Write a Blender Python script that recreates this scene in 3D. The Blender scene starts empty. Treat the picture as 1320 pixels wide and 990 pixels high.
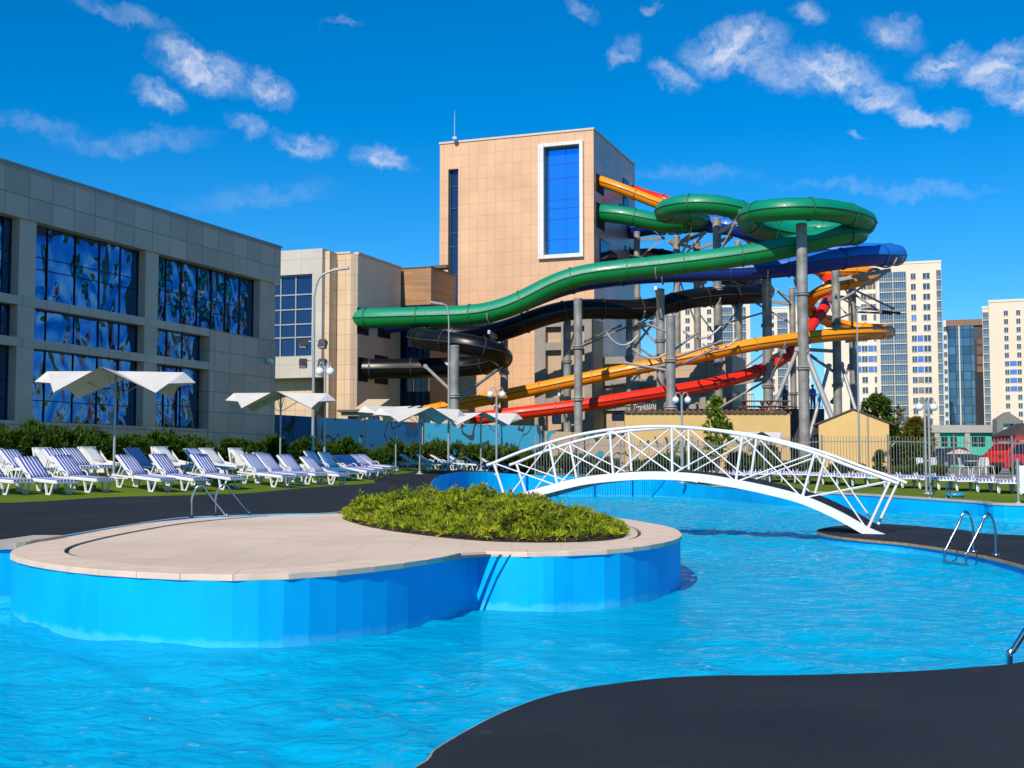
import bpy, bmesh, math, random
import numpy as np
from mathutils import Vector, Matrix
from mathutils.geometry import delaunay_2d_cdt, intersect_point_tri_2d
random.seed(7)
rng = np.random.default_rng(11)
scene = bpy.context.scene
C = scene.collection
PI = math.pi
# ---------------------------------------------------------------- camera frame
F = 1600.0; YH = 597.0; E = 1.67
PITCH = math.atan((YH-495.0)/F)
cp, sp = math.cos(PITCH), math.sin(PITCH)
def ray(px, py):
    u = (px-660.0)/F; v = (495.0-py)/F
    return Vector((u, cp - v*sp, sp + v*cp))
EYE = Vector((0, 0, E))
def at(px, py, d):
    r = ray(px, py); return EYE + r*(d/r.y)
def gz(px, py, z):
    r = ray(px, py); return EYE + r*((z-E)/r.z)
class Wall:
    """vertical plane through point o along direction a (2d); s along, z up"""
    def __init__(s, o, a):
        s.o = Vector((o[0], o[1])); s.a = Vector(a).normalized(); s.n = Vector((s.a.y, -s.a.x))
    def hit(s, px, py):
        r = ray(px, py); n = s.n
        t = s.o.dot(n)/(r.x*n.x+r.y*n.y)
        p = EYE + r*t
        return (Vector((p.x, p.y))-s.o).dot(s.a), p.z
    def s(s, px, py=500): return s.hit(px, py)[0]
    def p(s, t, z, out=0.0):
        q = s.o + s.a*t + s.n*out
        return Vector((q.x, q.y, z))
SIDE = Vector((.347, .938)).normalized()      # long walls run this way
FRONT = Vector((-SIDE.y, SIDE.x))             # front walls run to the left this way
# ---------------------------------------------------------------- materials
MATS = {}
def new_mat(name):
    m = bpy.data.materials.new(name); m.use_nodes = True
    nt = m.node_tree; b = nt.nodes['Principled BSDF']
    return m, nt, b
def N(nt, t, **kw):
    n = nt.nodes.new(t)
    for k, v in kw.items():
        if k in n.inputs.keys() if hasattr(n.inputs, 'keys') else False: n.inputs[k].default_value = v
        else: setattr(n, k, v)
    return n
def L(nt, a, b): nt.links.new(a, b)
def mat(name, col, rough=.6, metal=0.0, var=.08, scale=3.0, bump=0.0, bscale=40.0, spec=.5, coat=0.0, trans=0.0, col2=None):
    if name in MATS: return MATS[name]
    m, nt, b = new_mat(name)
    b.inputs['Roughness'].default_value = rough
    b.inputs['Metallic'].default_value = metal
    b.inputs['Specular IOR Level'].default_value = spec
    b.inputs['Coat Weight'].default_value = coat
    b.inputs['Coat Roughness'].default_value = .08
    tc = N(nt, 'ShaderNodeTexCoord')
    no = N(nt, 'ShaderNodeTexNoise'); no.inputs['Scale'].default_value = scale; no.inputs['Detail'].default_value = 6
    L(nt, tc.outputs['Object'], no.inputs['Vector'])
    r = N(nt, 'ShaderNodeMapRange'); r.inputs[1].default_value = .3; r.inputs[2].default_value = .7
    L(nt, no.outputs['Fac'], r.inputs[0])
    mx = N(nt, 'ShaderNodeMix', data_type='RGBA')
    c = Vector(col[:3])
    lo = c*(1-var); hi = Vector(col2[:3]) if col2 else c*(1+var)
    mx.inputs[6].default_value = (*lo, 1); mx.inputs[7].default_value = (*[min(1, x) for x in hi], 1)
    L(nt, r.outputs[0], mx.inputs[0]); L(nt, mx.outputs[2], b.inputs['Base Color'])
    if bump:
        n2 = N(nt, 'ShaderNodeTexNoise'); n2.inputs['Scale'].default_value = bscale; n2.inputs['Detail'].default_value = 5
        L(nt, tc.outputs['Object'], n2.inputs['Vector'])
        bp = N(nt, 'ShaderNodeBump'); bp.inputs['Strength'].default_value = bump; bp.inputs['Distance'].default_value = .05
        L(nt, n2.outputs['Fac'], bp.inputs['Height']); L(nt, bp.outputs[0], b.inputs['Normal'])
    MATS[name] = m
    return m
def tile_mat(name, col, grout, w, h, rough=.3, var=.12, gs=.012, offset=0.0, spec=.5, bump=.15, wav=0.0, ground=False):
    """cladding tiles laid out in the object's own coordinates (x+y along, z up)"""
    if name in MATS: return MATS[name]
    m, nt, b = new_mat(name)
    tc = N(nt, 'ShaderNodeTexCoord'); se = N(nt, 'ShaderNodeSeparateXYZ'); L(nt, tc.outputs['Object'], se.inputs[0])
    co = N(nt, 'ShaderNodeCombineXYZ')
    if ground:
        L(nt, se.outputs[0], co.inputs[0]); L(nt, se.outputs[1], co.inputs[1])
    else:
        ad = N(nt, 'ShaderNodeMath', operation='ADD'); L(nt, se.outputs[0], ad.inputs[0]); L(nt, se.outputs[1], ad.inputs[1])
        L(nt, ad.outputs[0], co.inputs[0]); L(nt, se.outputs[2], co.inputs[1])
    br = N(nt, 'ShaderNodeTexBrick', offset=offset, squash=1.0)
    br.inputs['Scale'].default_value = 1; br.inputs['Brick Width'].default_value = w; br.inputs['Row Height'].default_value = h
    br.inputs['Mortar Size'].default_value = gs; br.inputs['Mortar Smooth'].default_value = .1
    c = Vector(col)
    br.inputs['Color1'].default_value = (*(c*(1-var)), 1); br.inputs['Color2'].default_value = (*(c*(1+var)), 1)
    br.inputs['Mortar'].default_value = (*grout, 1)
    L(nt, co.outputs[0], br.inputs['Vector'])
    no = N(nt, 'ShaderNodeTexNoise'); no.inputs['Scale'].default_value = .35; no.inputs['Detail'].default_value = 8
    L(nt, tc.outputs['Object'], no.inputs['Vector'])
    mx = N(nt, 'ShaderNodeMix', data_type='RGBA', blend_type='MULTIPLY'); mx.inputs[0].default_value = .5
    rp = N(nt, 'ShaderNodeMapRange'); rp.inputs[1].default_value=.3; rp.inputs[2].default_value=.7; rp.inputs[3].default_value = .75; rp.inputs[4].default_value = 1.15
    L(nt, no.outputs['Fac'], rp.inputs[0]); L(nt, br.outputs['Color'], mx.inputs[6]); L(nt, rp.outputs[0], mx.inputs[7])
    L(nt, mx.outputs[2], b.inputs['Base Color'])
    b.inputs['Roughness'].default_value = rough; b.inputs['Specular IOR Level'].default_value = spec
    bp = N(nt, 'ShaderNodeBump', invert=True); bp.inputs['Strength'].default_value = bump; bp.inputs['Distance'].default_value = .02
    L(nt, br.outputs['Fac'], bp.inputs['Height'])
    if wav:
        n3 = N(nt, 'ShaderNodeTexNoise'); n3.inputs['Scale'].default_value = 1.2; L(nt, tc.outputs['Object'], n3.inputs['Vector'])
        b2 = N(nt, 'ShaderNodeBump'); b2.inputs['Strength'].default_value = wav; b2.inputs['Distance'].default_value = .02
        L(nt, n3.outputs['Fac'], b2.inputs['Height']); L(nt, b2.outputs[0], bp.inputs['Normal'])
    L(nt, bp.outputs[0], b.inputs['Normal'])
    MATS[name] = m; return m
def glass_mat(name, col, wav=.25, scale=.5, rough=.02, spec=.9, dist=.1):
    """reflective coated facade glass whose panes are not quite flat"""
    if name in MATS: return MATS[name]
    m, nt, b = new_mat(name)
    b.inputs['Base Color'].default_value = (*col, 1); b.inputs['Roughness'].default_value = rough
    b.inputs['Metallic'].default_value = spec
    tc = N(nt, 'ShaderNodeTexCoord'); mp = N(nt, 'ShaderNodeMapping'); mp.inputs['Scale'].default_value = (1, 1, .6)
    L(nt, tc.outputs['Object'], mp.inputs[0])
    no = N(nt, 'ShaderNodeTexNoise'); no.inputs['Scale'].default_value = scale; no.inputs['Detail'].default_value = 1.0; no.inputs['Distortion'].default_value = .6
    L(nt, mp.outputs[0], no.inputs['Vector'])
    bp = N(nt, 'ShaderNodeBump'); bp.inputs['Strength'].default_value = wav; bp.inputs['Distance'].default_value = dist
    L(nt, no.outputs['Fac'], bp.inputs['Height']); L(nt, bp.outputs[0], b.inputs['Normal'])
    MATS[name] = m; return m
# ---------------------------------------------------------------- mesh builder
class MB:
    def __init__(s): s.v = []; s.f = []; s.mi = []; s.sm = []; s.cur = 0; s.smooth = False
    def add(s, vs, fs, smooth=None):
        o = len(s.v); s.v += [tuple(v) for v in vs]
        for f in fs:
            s.f.append([i+o for i in f]); s.mi.append(s.cur); s.sm.append(s.smooth if smooth is None else smooth)
    def hexa(s, p):   # 8 points bottom 4 then top 4, ccw from above
        s.add(p, [(3,2,1,0),(4,5,6,7),(0,1,5,4),(1,2,6,5),(2,3,7,6),(3,0,4,7)], False)
    def box(s, c, d, rz=0.0, rx=0.0, ry=0.0):
        M = Matrix.Translation(Vector(c)) @ Matrix.Rotation(rz,4,'Z') @ Matrix.Rotation(ry,4,'Y') @ Matrix.Rotation(rx,4,'X')
        x,y,z = d[0]/2,d[1]/2,d[2]/2
        s.hexa([M@Vector(q) for q in [(-x,-y,-z),(x,-y,-z),(x,y,-z),(-x,y,-z),(-x,-y,z),(x,-y,z),(x,y,z),(-x,y,z)]])
    def box2(s, a, b): s.box([(a[i]+b[i])/2 for i in range(3)], [abs(b[i]-a[i]) for i in range(3)])
    def bar(s, a, b, w, h=None, up=(0,0,1)):
        a=Vector(a); b=Vector(b); h=h or w; t=(b-a).normalized(); u=Vector(up)
        x=t.cross(u)
        if x.length<1e-4: x=t.cross(Vector((1,0,0)))
        x.normalize(); y=x.cross(t)
        x*=w/2; y*=h/2
        s.hexa([a-x-y,a+x-y,b+x-y,b-x-y,a-x+y,a+x+y,b+x+y,b-x+y])
    def tube(s, pts, r, n=8, cap=True, smooth=True):
        pts=[Vector(p) for p in pts]; rs = r if isinstance(r,(list,tuple)) else [r]*len(pts)
        T=[]
        for i in range(len(pts)):
            t=pts[min(i+1,len(pts)-1)]-pts[max(i-1,0)]; T.append(t.normalized())
        u=Vector((0,0,1)) if abs(T[0].z)<.9 else Vector((1,0,0))
        x=T[0].cross(u).normalized(); vs=[]
        for i,p in enumerate(pts):
            x=(x-T[i]*x.dot(T[i])).normalized(); y=T[i].cross(x)
            for k in range(n):
                a=2*PI*k/n; vs.append(p+(x*math.cos(a)+y*math.sin(a))*rs[i])
        fs=[]
        for i in range(len(pts)-1):
            for k in range(n):
                k2=(k+1)%n; fs.append((i*n+k,i*n+k2,(i+1)*n+k2,(i+1)*n+k))
        s.add(vs,fs,smooth)
        if cap:
            s.add(vs[:n],[tuple(range(n))[::-1]],False); s.add(vs[-n:],[tuple(range(n))],False)
    def lathe(s, c, prof, n=16, smooth=True):
        c=Vector(c); vs=[]
        for (r,z) in prof:
            for k in range(n): vs.append(c+Vector((r*math.cos(2*PI*k/n),r*math.sin(2*PI*k/n),z)))
        fs=[]
        for i in range(len(prof)-1):
            for k in range(n):
                k2=(k+1)%n; fs.append((i*n+k,i*n+k2,(i+1)*n+k2,(i+1)*n+k))
        s.add(vs,fs,smooth)
        s.add(vs[:n],[tuple(range(n))[::-1]],False); s.add(vs[-n:],[tuple(range(n))],False)
    def ball(s, c, r, n=14, m=9, sq=1.0):
        prof=[(max(.001,r*math.sin(PI*i/m)),-r*sq*math.cos(PI*i/m)) for i in range(m+1)]
        s.lathe(c,prof,n)
    def prism(s, poly, z0, z1):
        n=len(poly); b=[Vector((p[0],p[1],z0)) for p in poly]; t=[Vector((p[0],p[1],z1)) for p in poly]
        s.add(b+t,[tuple(range(n))[::-1],tuple(range(n,2*n))]+[(i,(i+1)%n,n+(i+1)%n,n+i) for i in range(n)],False)
    def build(s, name, m, parent=None, bevel=0.0):
        me=bpy.data.meshes.new(name); me.from_pydata(s.v,[],s.f)
        for x in (m if isinstance(m,(list,tuple)) else [m]): me.materials.append(x)
        me.polygons.foreach_set('material_index',s.mi); me.polygons.foreach_set('use_smooth',s.sm)
        me.update()
        o=bpy.data.objects.new(name,me); C.objects.link(o)
        if parent is not None: o.parent=parent
        if bevel:
            bv=o.modifiers.new('bevel','BEVEL'); bv.width=bevel; bv.segments=2; bv.limit_method='ANGLE'
        return o
def tag(o, label=None, cat=None, group=None, kind=None):
    if label: o['label']=label
    if cat: o['category']=cat
    if group: o['group']=group
    if kind: o['kind']=kind
    return o
def thing(name, label, cat, loc=(0,0,0), rz=0.0, group=None):
    o=bpy.data.objects.new(name,None); C.objects.link(o); o.location=loc; o.rotation_euler=(0,0,rz)
    o.empty_display_size=.2
    return tag(o,label,cat,group)
def kids(o): return KIDS.get(o.name,[])
def copy_tree(o, parent=None):
    c=o.copy(); C.objects.link(c)
    if parent is not None: c.parent=parent
    for ch in list(o.children): copy_tree(ch,c)
    return c
def place(proto, loc, rz, label, group=None, first=[set()], scale=None):
    """the first call moves the prototype itself, later ones copy it with its parts"""
    if proto.name in first[0]: o=copy_tree(proto)
    else: o=proto; first[0].add(proto.name)
    o.location=loc; o.rotation_euler=(0,0,rz); o['label']=label
    if scale: o.scale=(scale,)*3 if not isinstance(scale,tuple) else scale
    if group: o['group']=group
    return o
def crom(P, n=8, closed=False):
    P=[Vector(p) for p in P]; out=[]; m=len(P)
    rngi=range(m) if closed else range(m-1)
    for i in rngi:
        p0=P[(i-1)%m] if closed else P[max(i-1,0)]; p1=P[i]; p2=P[(i+1)%m]; p3=P[(i+2)%m] if closed else P[min(i+2,m-1)]
        for k in range(n):
            t=k/n; t2=t*t; t3=t2*t
            out.append(.5*((2*p1)+(p2-p0)*t+(2*p0-5*p1+4*p2-p3)*t2+(3*p1-p0-3*p2+p3)*t3))
    if not closed: out.append(P[-1])
    return out
def inside(p, poly):
    x,y=p[0],p[1]; c=False; j=len(poly)-1
    for i in range(len(poly)):
        xi,yi=poly[i][0],poly[i][1]; xj,yj=poly[j][0],poly[j][1]
        if (yi>y)!=(yj>y) and x<(xj-xi)*(y-yi)/(yj-yi)+xi: c=not c
        j=i
    return c
def sheet(name, loops, m, zf, extra=(), keep=None, parent=None, smooth=True):
    """flat-ish sheet bounded by closed 2d loops, triangulated with inner points"""
    vs=[]; es=[]
    for lp in loops:
        o=len(vs); n=len(lp); vs+=[Vector((p[0],p[1])) for p in lp]; es+=[(o+i,o+(i+1)%n) for i in range(n)]
    vs+=[Vector((p[0],p[1])) for p in extra]
    V,ED,FA,_,_,_=delaunay_2d_cdt(vs,es,[],0,1e-4)
    fs=[]
    for f in FA:
        c=sum((V[i] for i in f),Vector((0,0)))/len(f)
        if keep(c): fs.append(list(f))
    mb=MB(); mb.add([(v.x,v.y,zf(v.x,v.y)) for v in V],fs,smooth)
    # face up
    for i,f in enumerate(mb.f):
        a,b,c=(Vector(mb.v[k]) for k in f[:3])
        if (b-a).cross(c-a).z<0: mb.f[i]=f[::-1]
    return mb.build(name,m,parent)
def rbf(pts, smooth=.02):
    P=np.array([(p[0],p[1]) for p in pts]); z=np.array([p[2] for p in pts]); n=len(P)
    d=np.linalg.norm(P[:,None]-P[None],axis=2)
    A=np.zeros((n+1,n+1)); A[:n,:n]=-d-np.eye(n)*smooth*-1; A[:n,n]=1; A[n,:n]=1
    w=np.linalg.solve(A,np.append(z,0))
    def f(x,y):
        d=np.hypot(P[:,0]-x,P[:,1]-y); return float((-d)@w[:n]+w[n])
    return f
# ================================================================ camera, sun, sky
cam=bpy.data.cameras.new('camera'); co=bpy.data.objects.new('camera',cam); C.objects.link(co)
cam.sensor_width=36; cam.lens=F/1320*36; cam.clip_start=.1; cam.clip_end=6000
co.location=EYE; co.rotation_euler=(PI/2+PITCH,0,0); scene.camera=co
SUN_EL=math.radians(39); TO_SUN_AZ=Vector((-.392,-.92)).normalized()
sl=bpy.data.lights.new('sun','SUN'); so=bpy.data.objects.new('sun',sl); C.objects.link(so)
sl.energy=3.7; sl.angle=math.radians(.5); sl.color=(1,.9,.76)
ts=Vector((TO_SUN_AZ.x*math.cos(SUN_EL),TO_SUN_AZ.y*math.cos(SUN_EL),math.sin(SUN_EL)))
so.rotation_euler=ts.to_track_quat('Z','Y').to_euler(); so.location=(-20,-30,40)
w=bpy.data.worlds.new('World'); scene.world=w; w.use_nodes=True; nt=w.node_tree
bg=nt.nodes['Background']
sky=N(nt,'ShaderNodeTexSky',sky_type='NISHITA'); sky.sun_disc=False; sky.sun_elevation=SUN_EL
sky.sun_rotation=math.atan2(TO_SUN_AZ.x,TO_SUN_AZ.y); sky.air_density=1.0; sky.dust_density=0; sky.air_density=1.0; sky.ozone_density=4.0; sky.altitude=300
hs=N(nt,'ShaderNodeHueSaturation'); hs.inputs['Saturation'].default_value=1.22; hs.inputs['Value'].default_value=.95; hs.inputs['Hue'].default_value=.492
tn=N(nt,'ShaderNodeMix',data_type='RGBA',blend_type='MULTIPLY'); tn.inputs[0].default_value=1; L(nt,sky.outputs[0],tn.inputs[6]); tn.inputs[7].default_value=(.595,.79,1.07,1)
L(nt,tn.outputs[2],hs.inputs['Color'])
tc=N(nt,'ShaderNodeTexCoord'); sx=N(nt,'ShaderNodeSeparateXYZ'); L(nt,tc.outputs['Generated'],sx.inputs[0])
def M(op,a,b=None,c=None,clamp=False):
    n=N(nt,'ShaderNodeMath',operation=op); n.use_clamp=clamp
    for i,x in enumerate((a,b,c)):
        if x is None: continue
        if isinstance(x,(int,float)): n.inputs[i].default_value=x
        else: L(nt,x,n.inputs[i])
    return n.outputs[0]
az=M('ARCTAN2',sx.outputs[0],sx.outputs[1]); el=M('ARCSINE',sx.outputs[2])
def azel(px,py):
    r=ray(px,py).normalized(); return math.atan2(r.x,r.y), math.asin(r.z)
cv=N(nt,'ShaderNodeCombineXYZ'); L(nt,az,cv.inputs[0]); L(nt,el,cv.inputs[1])
# domain warp gives ragged cumulus edges
wn=N(nt,'ShaderNodeTexNoise'); wn.inputs['Scale'].default_value=26; wn.inputs['Detail'].default_value=10; wn.inputs['Roughness'].default_value=.68
L(nt,cv.outputs[0],wn.inputs['Vector'])
wsub=N(nt,'ShaderNodeVectorMath',operation='SUBTRACT'); L(nt,wn.outputs['Color'],wsub.inputs[0]); wsub.inputs[1].default_value=(.5,.5,.5)
wsc=N(nt,'ShaderNodeVectorMath',operation='SCALE'); wsc.inputs['Scale'].default_value=.044; L(nt,wsub.outputs[0],wsc.inputs[0])
wad=N(nt,'ShaderNodeVectorMath',operation='ADD'); L(nt,cv.outputs[0],wad.inputs[0]); L(nt,wsc.outputs[0],wad.inputs[1])
PUFFS=[(255,85,62,26,-18,1),(205,125,36,18,-15,.75),(345,115,34,20,-30,.8),(395,188,40,17,-12,.75),(495,208,40,17,-10,.8),(320,165,30,13,-15,.45),
 (945,62,66,32,5,1),(1010,95,55,24,-20,.55),(1075,92,60,26,-15,1),(1125,122,50,20,-20,.85),(1190,146,56,12,-10,.75),(870,98,40,14,-20,.6),(805,65,16,22,-50,.5),
 (1150,40,40,22,-20,.6),(1215,85,42,22,10,.9),(1290,95,48,26,-10,1),(1300,65,40,12,10,.55),(1045,12,26,14,-10,.5),(750,14,26,8,-35,.45),(843,10,14,8,0,.4),(1320,130,40,16,-10,.8),
 (150,15,70,12,-12,.30),(60,168,120,14,-8,.15),(185,182,95,14,6,.22),(1150,243,140,9,-5,.22),(440,28,26,6,0,.25),(330,255,100,18,10,.13),(1110,178,14,6,-20,.3),(900,225,90,10,-4,.16)]
tot=None
for (px,py,rx,ry,rot,a) in PUFFS:
    A0,E0=azel(px,py)
    d=N(nt,'ShaderNodeVectorMath',operation='SUBTRACT'); L(nt,wad.outputs[0],d.inputs[0]); d.inputs[1].default_value=(A0,E0,0)
    mp=N(nt,'ShaderNodeMapping',vector_type='TEXTURE'); mp.inputs['Rotation'].default_value=(0,0,math.radians(rot)); mp.inputs['Scale'].default_value=(rx/F,ry/F,1)
    L(nt,d.outputs[0],mp.inputs[0])
    # drop the third axis
    ml=N(nt,'ShaderNodeVectorMath',operation='MULTIPLY'); ml.inputs[1].default_value=(1,1,0); L(nt,mp.outputs[0],ml.inputs[0])
    le=N(nt,'ShaderNodeVectorMath',operation='LENGTH'); L(nt,ml.outputs[0],le.inputs[0])
    mr=N(nt,'ShaderNodeMapRange',interpolation_type='SMOOTHSTEP'); L(nt,le.outputs['Value'],mr.inputs[0])
    mr.inputs[1].default_value=1.22; mr.inputs[2].default_value=.22; mr.inputs[3].default_value=0; mr.inputs[4].default_value=a
    tot=mr.outputs[0] if tot is None else M('MAXIMUM',tot,mr.outputs[0])
fn=N(nt,'ShaderNodeTexNoise'); fn.inputs['Scale'].default_value=75; fn.inputs['Detail'].default_value=8; fn.inputs['Roughness'].default_value=.6
fmp=N(nt,'ShaderNodeMapping'); fmp.inputs['Scale'].default_value=(.7,1.1,1); L(nt,wad.outputs[0],fmp.inputs[0]); L(nt,fmp.outputs[0],fn.inputs['Vector'])
fr=N(nt,'ShaderNodeMapRange'); fr.inputs[1].default_value=.34; fr.inputs[2].default_value=.62; fr.inputs[3].default_value=.12; fr.inputs[4].default_value=1.05; L(nt,fn.outputs['Fac'],fr.inputs[0])
cl=M('MULTIPLY',tot,fr.outputs[0],clamp=True)
cl=M('MULTIPLY',cl,.84)
front=N(nt,'ShaderNodeMapRange'); front.inputs[1].default_value=-.1; front.inputs[2].default_value=.1; L(nt,sx.outputs[1],front.inputs[0])
cl=M('MULTIPLY',cl,front.outputs[0])
cm=N(nt,'ShaderNodeMix',data_type='RGBA'); L(nt,cl,cm.inputs[0]); L(nt,hs.outputs[0],cm.inputs[6]); cm.inputs[7].default_value=(5.4,5.9,7.0,1)
L(nt,cm.outputs[2],bg.inputs['Color']); bg.inputs['Strength'].default_value=.10
scene.view_settings.view_transform='Standard'; scene.view_settings.look='None'; scene.view_settings.exposure=0.40; scene.view_settings.gamma=1
scene.view_settings.use_curve_mapping=False
cy=scene.cycles; cy.max_bounces=10; cy.transparent_max_bounces=12; cy.transmission_bounces=6; cy.glossy_bounces=5; cy.diffuse_bounces=3; cy.caustics_refractive=False; cy.caustics_reflective=False
cy.use_denoising=True; cy.sample_clamp_indirect=6

# ================================================================ terrain heights
CT=[]
def ct(px,py,d): p=at(px,py,d); CT.append((p.x,p.y,p.z))
for q in [(0,650,27),(-120,652,25),(60,648,28.5),(160,640,30.5),(300,638,33.5),(160,630,33),(20,616,37),(146,617,34.5),(320,622,37),(360,602,46),(250,612,39.5),(394,621,44),(470,624,46),
          (540,612,54),(510,607,57),(620,606,62),(585,604,70),(430,607,52),(560,615,52)]: ct(*q)
for q in [(840,616,64),(740,612,64),(640,612,62.5),(920,627,55.5),(1000,632,48),(1320,648,36.5),(1180,640,40),(1060,614,55),(1300,622,52),(1300,634,42),(1180,628,46),(1010,618,56),(1250,610,70)]: ct(*q)
for q in [(0,697,15.8),(150,677.5,20),(440,662,24.6)]: ct(*q)
for (x,y,z) in [(-24,20,.7),(-24,5,.7),(-30,-8,.7),(-30,20,.9),(-24,40,1.5),(-16,55,1.6),(-60,30,1.6),(-60,-8,1.2),(24,28,.62),(32,20,.62),(32,-8,.6),(30,45,1.0),(60,20,.9),(60,-8,.8),(45,60,1.1),(0,80,1.3),(-20,85,1.4),(20,85,1.2),(60,90,1.2),(-60,90,1.4)]: CT.append((x,y,z))
Hf=rbf(CT,.3)
def H(x,y):
    r=math.hypot(x,y-30); 
    if r>110: return 1.2
    h=Hf(x,y)
    if r>70: t=(r-70)/40; h=h*(1-t)+1.2*t
    return h
def v2(p): return (p.x,p.y)
# pool edge on the far side, from behind-left round to behind-right
PE=[(-25,-9),(-25,6),(-20,11.5),(-13,13.6),(-8.5,14.6)]+[v2(at(px,py,d)) for px,py,d in [(0,702.5,15.1),(40,699.5,15.6),(80,693,16.6),(115,686.5,17.8),(150,680.5,19.1),(200,673.2,21),(250,668.4,22.4),(350,664.6,23.6),(440,661.5,24.9),(505,647,31.5),(548,634,40),(558,624,49),(580,618.5,57),(620,617.5,60.5),(680,617.5,62),(760,619.5,62),(840,623,61),(920,628.5,54.5),(1000,634,47),(1090,638.5,43),(1180,642.5,39.5),(1260,646.5,37),(1320,650,35)]]+[(20,30.5),(27,23),(30,12),(30,-9)]
PEc=crom(PE and [Vector((*p,0)) for p in PE],6)
PEc=[(p.x,p.y) for p in PEc]
def offset0(poly,d):
    out=[]; n=len(poly)
    for i in range(n):
        a=Vector(poly[max(i-1,0)]); b=Vector(poly[min(i+1,n-1)]); t=(b-a).normalized(); p=Vector(poly[i])+Vector((t.y,-t.x))*d; out.append((p.x,p.y))
    return out
# outer edge of the dark deck (grass begins)
GE=[(-34,-9),(-34,12),(-26,22),(-18,25),(-13.6,26.1)]+[v2(at(px,py,d)) for px,py,d in [(0,650,27),(60,647.5,28.3),(130,644,29.6),(220,640.5,31),(300,638.5,33),(380,636.5,35.5),(440,632,39),(480,625.5,46),(520,618,53),(560,613.5,58),(620,611.5,63),(700,611.5,65),(780,614,65),(850,619.5,62.5)]]
i_end=min(range(len(PEc)),key=lambda i:(Vector(PEc[i])-Vector(v2(at(925,629,54.2)))).length)
GEc=[(p.x,p.y) for p in crom([Vector((*p,0)) for p in GE],6)]
deck_poly=[(p[0],p[1]) for p in offset0(GEc,-.09)]+PEc[i_end::-1]
hole=[(p[0],p[1]) for p in offset0(GEc,.55)]+PEc[i_end:]
def deck_material():
    m,nt,b=new_mat('dark_rubber_deck'); tc=N(nt,'ShaderNodeTexCoord')
    g=N(nt,'ShaderNodeTexNoise'); g.inputs['Scale'].default_value=95; g.inputs['Detail'].default_value=3; L(nt,tc.outputs['Object'],g.inputs['Vector'])
    a=N(nt,'ShaderNodeTexNoise'); a.inputs['Scale'].default_value=.55; a.inputs['Detail'].default_value=9; a.inputs['Roughness'].default_value=.6; L(nt,tc.outputs['Object'],a.inputs['Vector'])
    d=N(nt,'ShaderNodeTexNoise'); d.inputs['Scale'].default_value=1.7; d.inputs['Detail'].default_value=6; d.inputs['Distortion'].default_value=1; L(nt,tc.outputs['Object'],d.inputs['Vector'])
    r=N(nt,'ShaderNodeValToRGB'); r.color_ramp.elements[0].position=.34; r.color_ramp.elements[1].position=.72; r.color_ramp.elements[0].color=(.008,.013,.021,1); r.color_ramp.elements[1].color=(.036,.043,.052,1)
    mx=N(nt,'ShaderNodeMix'); mx.inputs[0].default_value=.5; L(nt,g.outputs['Fac'],mx.inputs[2]); L(nt,a.outputs['Fac'],mx.inputs[3]); L(nt,mx.outputs[0],r.inputs[0])
    s=N(nt,'ShaderNodeMapRange'); s.inputs[1].default_value=.66; s.inputs[2].default_value=.80; s.inputs[4].default_value=.55; L(nt,d.outputs['Fac'],s.inputs[0])
    m2=N(nt,'ShaderNodeMix',data_type='RGBA'); L(nt,s.outputs[0],m2.inputs[0]); L(nt,r.outputs[0],m2.inputs[6]); m2.inputs[7].default_value=(.075,.07,.065,1)
    L(nt,m2.outputs[2],b.inputs['Base Color']); b.inputs['Roughness'].default_value=.88; b.inputs['Specular IOR Level'].default_value=.2
    bp=N(nt,'ShaderNodeBump'); bp.inputs['Strength'].default_value=.6; bp.inputs['Distance'].default_value=.02; L(nt,g.outputs['Fac'],bp.inputs['Height']); L(nt,bp.outputs[0],b.inputs['Normal'])
    return m
asph=deck_material()
# ------ grass
def grass_material():
    m,nt,b=new_mat('lawn')
    tc=N(nt,'ShaderNodeTexCoord')
    n1=N(nt,'ShaderNodeTexNoise'); n1.inputs['Scale'].default_value=.5; n1.inputs['Detail'].default_value=8; L(nt,tc.outputs['Object'],n1.inputs['Vector'])
    n2=N(nt,'ShaderNodeTexNoise'); n2.inputs['Scale'].default_value=30; n2.inputs['Detail'].default_value=4; L(nt,tc.outputs['Object'],n2.inputs['Vector'])
    r=N(nt,'ShaderNodeValToRGB'); r.color_ramp.elements[0].color=(.075,.15,.008,1); r.color_ramp.elements[1].color=(.19,.25,.015,1); r.color_ramp.elements[0].position=.3; r.color_ramp.elements[1].position=.7
    mx=N(nt,'ShaderNodeMix'); mx.inputs[0].default_value=.45; L(nt,n1.outputs['Fac'],mx.inputs[2]); L(nt,n2.outputs['Fac'],mx.inputs[3])
    L(nt,mx.outputs[0],r.inputs[0]); L(nt,r.outputs[0],b.inputs['Base Color']); b.inputs['Roughness'].default_value=.9; b.inputs['Specular IOR Level'].default_value=.15
    bp=N(nt,'ShaderNodeBump'); bp.inputs['Strength'].default_value=.8; bp.inputs['Distance'].default_value=.06; L(nt,n2.outputs['Fac'],bp.inputs['Height']); L(nt,bp.outputs[0],b.inputs['Normal'])
    return m
gm=grass_material()
big=[(-3000,-9.5),(3000,-9.5),(3000,5000),(-3000,5000)]
ex=[]
for x in np.arange(-70,72,2.2):
    for y in np.arange(-8,112,2.2):
        if not inside((x,y),hole): ex.append((x+random.uniform(-.4,.4),y+random.uniform(-.4,.4)))
sheet('ground',[hole,big],gm,H,ex,lambda c:(not inside(c,hole)) and c.y>-9.5)['kind']='structure'
dx=[]
for x in np.arange(-34,8,1.2):
    for y in np.arange(-8,66,1.2):
        if inside((x,y),deck_poly): dx.append((x,y))
sheet('pool_deck',[deck_poly],asph,lambda x,y:H(x,y)+.03,dx,lambda c:inside(c,deck_poly))['kind']='structure'
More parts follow.
